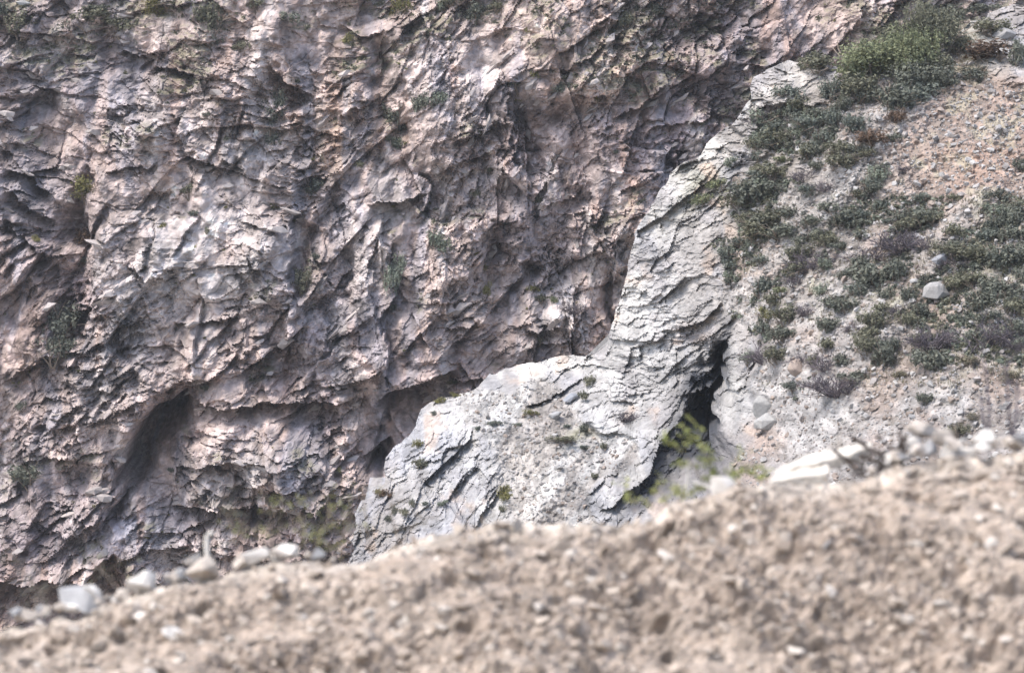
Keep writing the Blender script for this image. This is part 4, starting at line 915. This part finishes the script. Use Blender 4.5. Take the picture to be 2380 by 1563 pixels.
# dark brushwood heap
g = random.Random(3)
root = bpy.data.objects.new('brushwood_heap', None); C.objects.link(root); root.location = at(2060, 1085, 20.55)
tag(root, 'heap of dark dry brushwood between long pale slab and white stones', 'brushwood')
for ln in ([(1985,1018),(2020,1040),(2060,1072),(2085,1090)], [(2040,1012),(2070,1040),(2090,1080)], [(2030,1100),(2070,1072),(2110,1030)], [(2000,1060),(2050,1078),(2100,1070)], [(2090,1000),(2098,1040),(2104,1085)],
           [(1960,1066),(2000,1075),(2010,1100)], [(2110,1010),(2080,1050),(2040,1094)], [(1930,1040),(1990,1088),(2012,1112)]):
    dd = 20.5 + g.uniform(-.08, .12); P = [(at(x + g.gauss(0, 3), y + g.gauss(0, 3), dd + g.gauss(0, .05)) - root.location, .017 * (1 - .2 * i)) for i, (x, y) in enumerate(ln)]
    out = [P]
    for p, r in P[1:]:
        for _ in range(3): branchy(g, Vector(p), Vector((g.gauss(0, 1), g.gauss(0, .5), g.gauss(.2, .7))).normalized(), g.uniform(.08, .2), .006, 1, out, .6, 2)
    mesh_from('branch', *tubes(out, 5), M_DARKWOOD, parent=root)
V_, F_ = leaf_cloud(77, 900, .03, 9)
V_ = V_ * np.array([.26, .2, .2]) + np.array([.05, .05, -.06]); mesh_from('dead_leaves', V_, F_, M_DARKWOOD, parent=root)
# leafy plants, thin stems
def leaf_fan(lines, size, per, g2, mat):
    cs, ds = [], []
    for ln in lines:
        for (p, r), (q_, r2) in zip(ln, ln[1:]):
            for _ in range(per):
                t = g2.random(); cs.append(Vector(p).lerp(Vector(q_), t)); ds.append(Vector((g2.gauss(0, .8), g2.gauss(0, .6), g2.gauss(.1, .55))).normalized())
    V, F = [], []
    for c, d in zip(cs, ds):
        s = size * g2.uniform(.6, 1.3); sd = d.cross(Vector((g2.gauss(0, .5), g2.gauss(0, .5), 1))).normalized() * s * .34; dr = Vector((0, 0, -s * .15))
        i = len(V); V += [c, c + d * s * .5 + sd, c + d * s + dr, c + d * s * .5 - sd]; F.append((i, i + 1, i + 2, i + 3))
    return np.array([v[:] for v in V], np.float32), np.array(F, np.int32)
def plant(name, stems, d, label, cat, size, per, leafmat, r=.006, lev=1, seed=0, group=None, stemmat=None, n=3, bl=.13):
    g2 = random.Random(seed); X0_, Y0_ = stems[0][0]
    root = bpy.data.objects.new(name, None); C.objects.link(root); root.location = at(X0_, Y0_, d); tag(root, label, cat, group)
    allv = []
    for st in stems:
        P = [(at(x, y, d + g2.gauss(0, .04)) - root.location, r * (1 - .7 * i / len(st))) for i, (x, y) in enumerate(st)]; out = [P]
        for p, rr_ in P[1:]:
            for _ in range(n): branchy(g2, Vector(p), Vector((g2.gauss(0, .9), g2.gauss(0, .6), g2.gauss(.25, .5))).normalized(), g2.uniform(.5, 1.2) * bl, r * .45, lev, out, .5, 2)
        mesh_from('stem', *tubes(out, 4), stemmat or M_STEM, parent=root); allv += out[1:]
    if per: mesh_from('leaves', *leaf_fan(allv, size, per, g2, leafmat), leafmat, parent=root)
PL = 'leafy saplings along the crest of the bank'
plant('leafy_plant', [[(1660,1175),(1640,1130),(1610,1080),(1585,1050)],[(1655,1175),(1665,1120),(1650,1070),(1625,1020)],[(1660,1175),(1700,1120),(1735,1085),(1760,1110)]], 20.75,
      'bright yellow-green leafy plant in front of the black cleft', 'plant', .034, 3, LEAF['f'], .008, 1, 1, PL, n=3, bl=.15)
plant('leafy_plant', [[(1560,1190),(1545,1150),(1520,1130)],[(1560,1190),(1590,1150),(1615,1140)],[(1550,1190),(1500,1160),(1470,1165)]], 20.85, 'low fresh green leafy plant left below the bright yellow-green one', 'plant', .034, 2, LEAF['f'], .005, 1, 2, PL, n=2)
o = mesh_from('stalk', *tubes([[(at(1598,1150,20.7), .008), (at(1598,1115,20.7), .008), (at(1600,1072,20.7), .006)]], 6), M_PALEWOOD); tag(o, 'straight whitish stalk beside the bright yellow-green leafy plant', 'stalk')
o = mesh_from('twig', *tubes([[(at(1598,1118,20.72), .008), (at(1640,1128,20.7), .009), (at(1690,1150,20.6), .010)]], 6), M_PALEWOOD); tag(o, 'pale bare twig reaching right from the straight whitish stalk', 'twig')
for i, (st, lab, sz, mt) in enumerate([
   ([[(560,1310),(545,1250),(530,1200),(520,1175)]], 'thin pale leafy sapling just right of the bent white stick', .04, 'p'),
   ([[(640,1290),(628,1240),(640,1190)],[(640,1290),(600,1250),(580,1230)]], 'sparse yellow-green sapling behind the pale domed boulder', .045, 'f'),
   ([[(720,1300),(700,1240),(690,1170)],[(720,1300),(745,1240),(765,1200)]], 'tallest sparse sapling of the left group, two forked stems', .045, 'f'),
   ([[(790,1300),(800,1240),(815,1190)],[(790,1300),(770,1270),(745,1260)]], 'sparse yellow-green sapling right of the forked one', .045, 'f'),
   ([[(862,1290),(852,1220),(842,1130)]], 'single slender stem with few leaves before the spur nose', .04, 'f'),
   ([[(930,1265),(915,1215),(905,1170)],[(930,1265),(955,1225),(975,1200)]], 'dull green small sapling at the foot of the spur nose', .045, 'o'),
   ([[(1130,1228),(1120,1205),(1100,1190)]], 'tiny green sprig on the middle of the bank crest', .03, 'o'),
   ([[(120,1430),(90,1370),(40,1300),(20,1270)]], 'slanting reddish-brown bare stem at the far left of the crest', .04, 'd'),
   ([[(290,1385),(240,1330),(215,1300)]], 'thin slanting stem with green sprig above the round white boulder', .04, 'g'),
   ([[(75,1440),(85,1390),(70,1340)]], 'dull green weed at the far left behind low tan stone', .045, 'd'),
   ([[(1950,1095),(1955,1040),(1948,990)]], 'faint thin weed rising behind the upper long pale slab', .03, 'p'),
   ([[(2075,1040),(2070,980),(2062,930)]], 'faint thin weed rising behind the dark brushwood heap', .03, 'p'),
   ([[(2300,1040),(2298,950),(2292,860)],[(2300,1040),(2285,970),(2278,920)]], 'tall bare grey weed behind the right-hand stone heap', .025, 'p'),
   ([[(2350,1045),(2345,960),(2338,850)],[(2350,1045),(2362,960),(2366,890)]], 'tall bare grey weed at the right edge of the picture', .025, 'p'),
   ([[(2215,1050),(2220,990),(2214,940)]], 'short grey-green weed behind the tan rounded stone', .03, 'p'),
   ([[(1820,1120),(1830,1075),(1822,1035)]], 'short dull weed behind the left tip of the slabs', .03, 'o')]):
    tall = 'grey weed' in lab
    plant('sapling' if 'weed' not in lab else 'weed', st, 20.75 + .05 * (i % 4), lab, 'plant', sz * .5, 1, LEAF[mt], .008 if not tall else .017, 1, 30 + i, PL, M_TWIG if tall else None, 2 if tall else 4, .17)
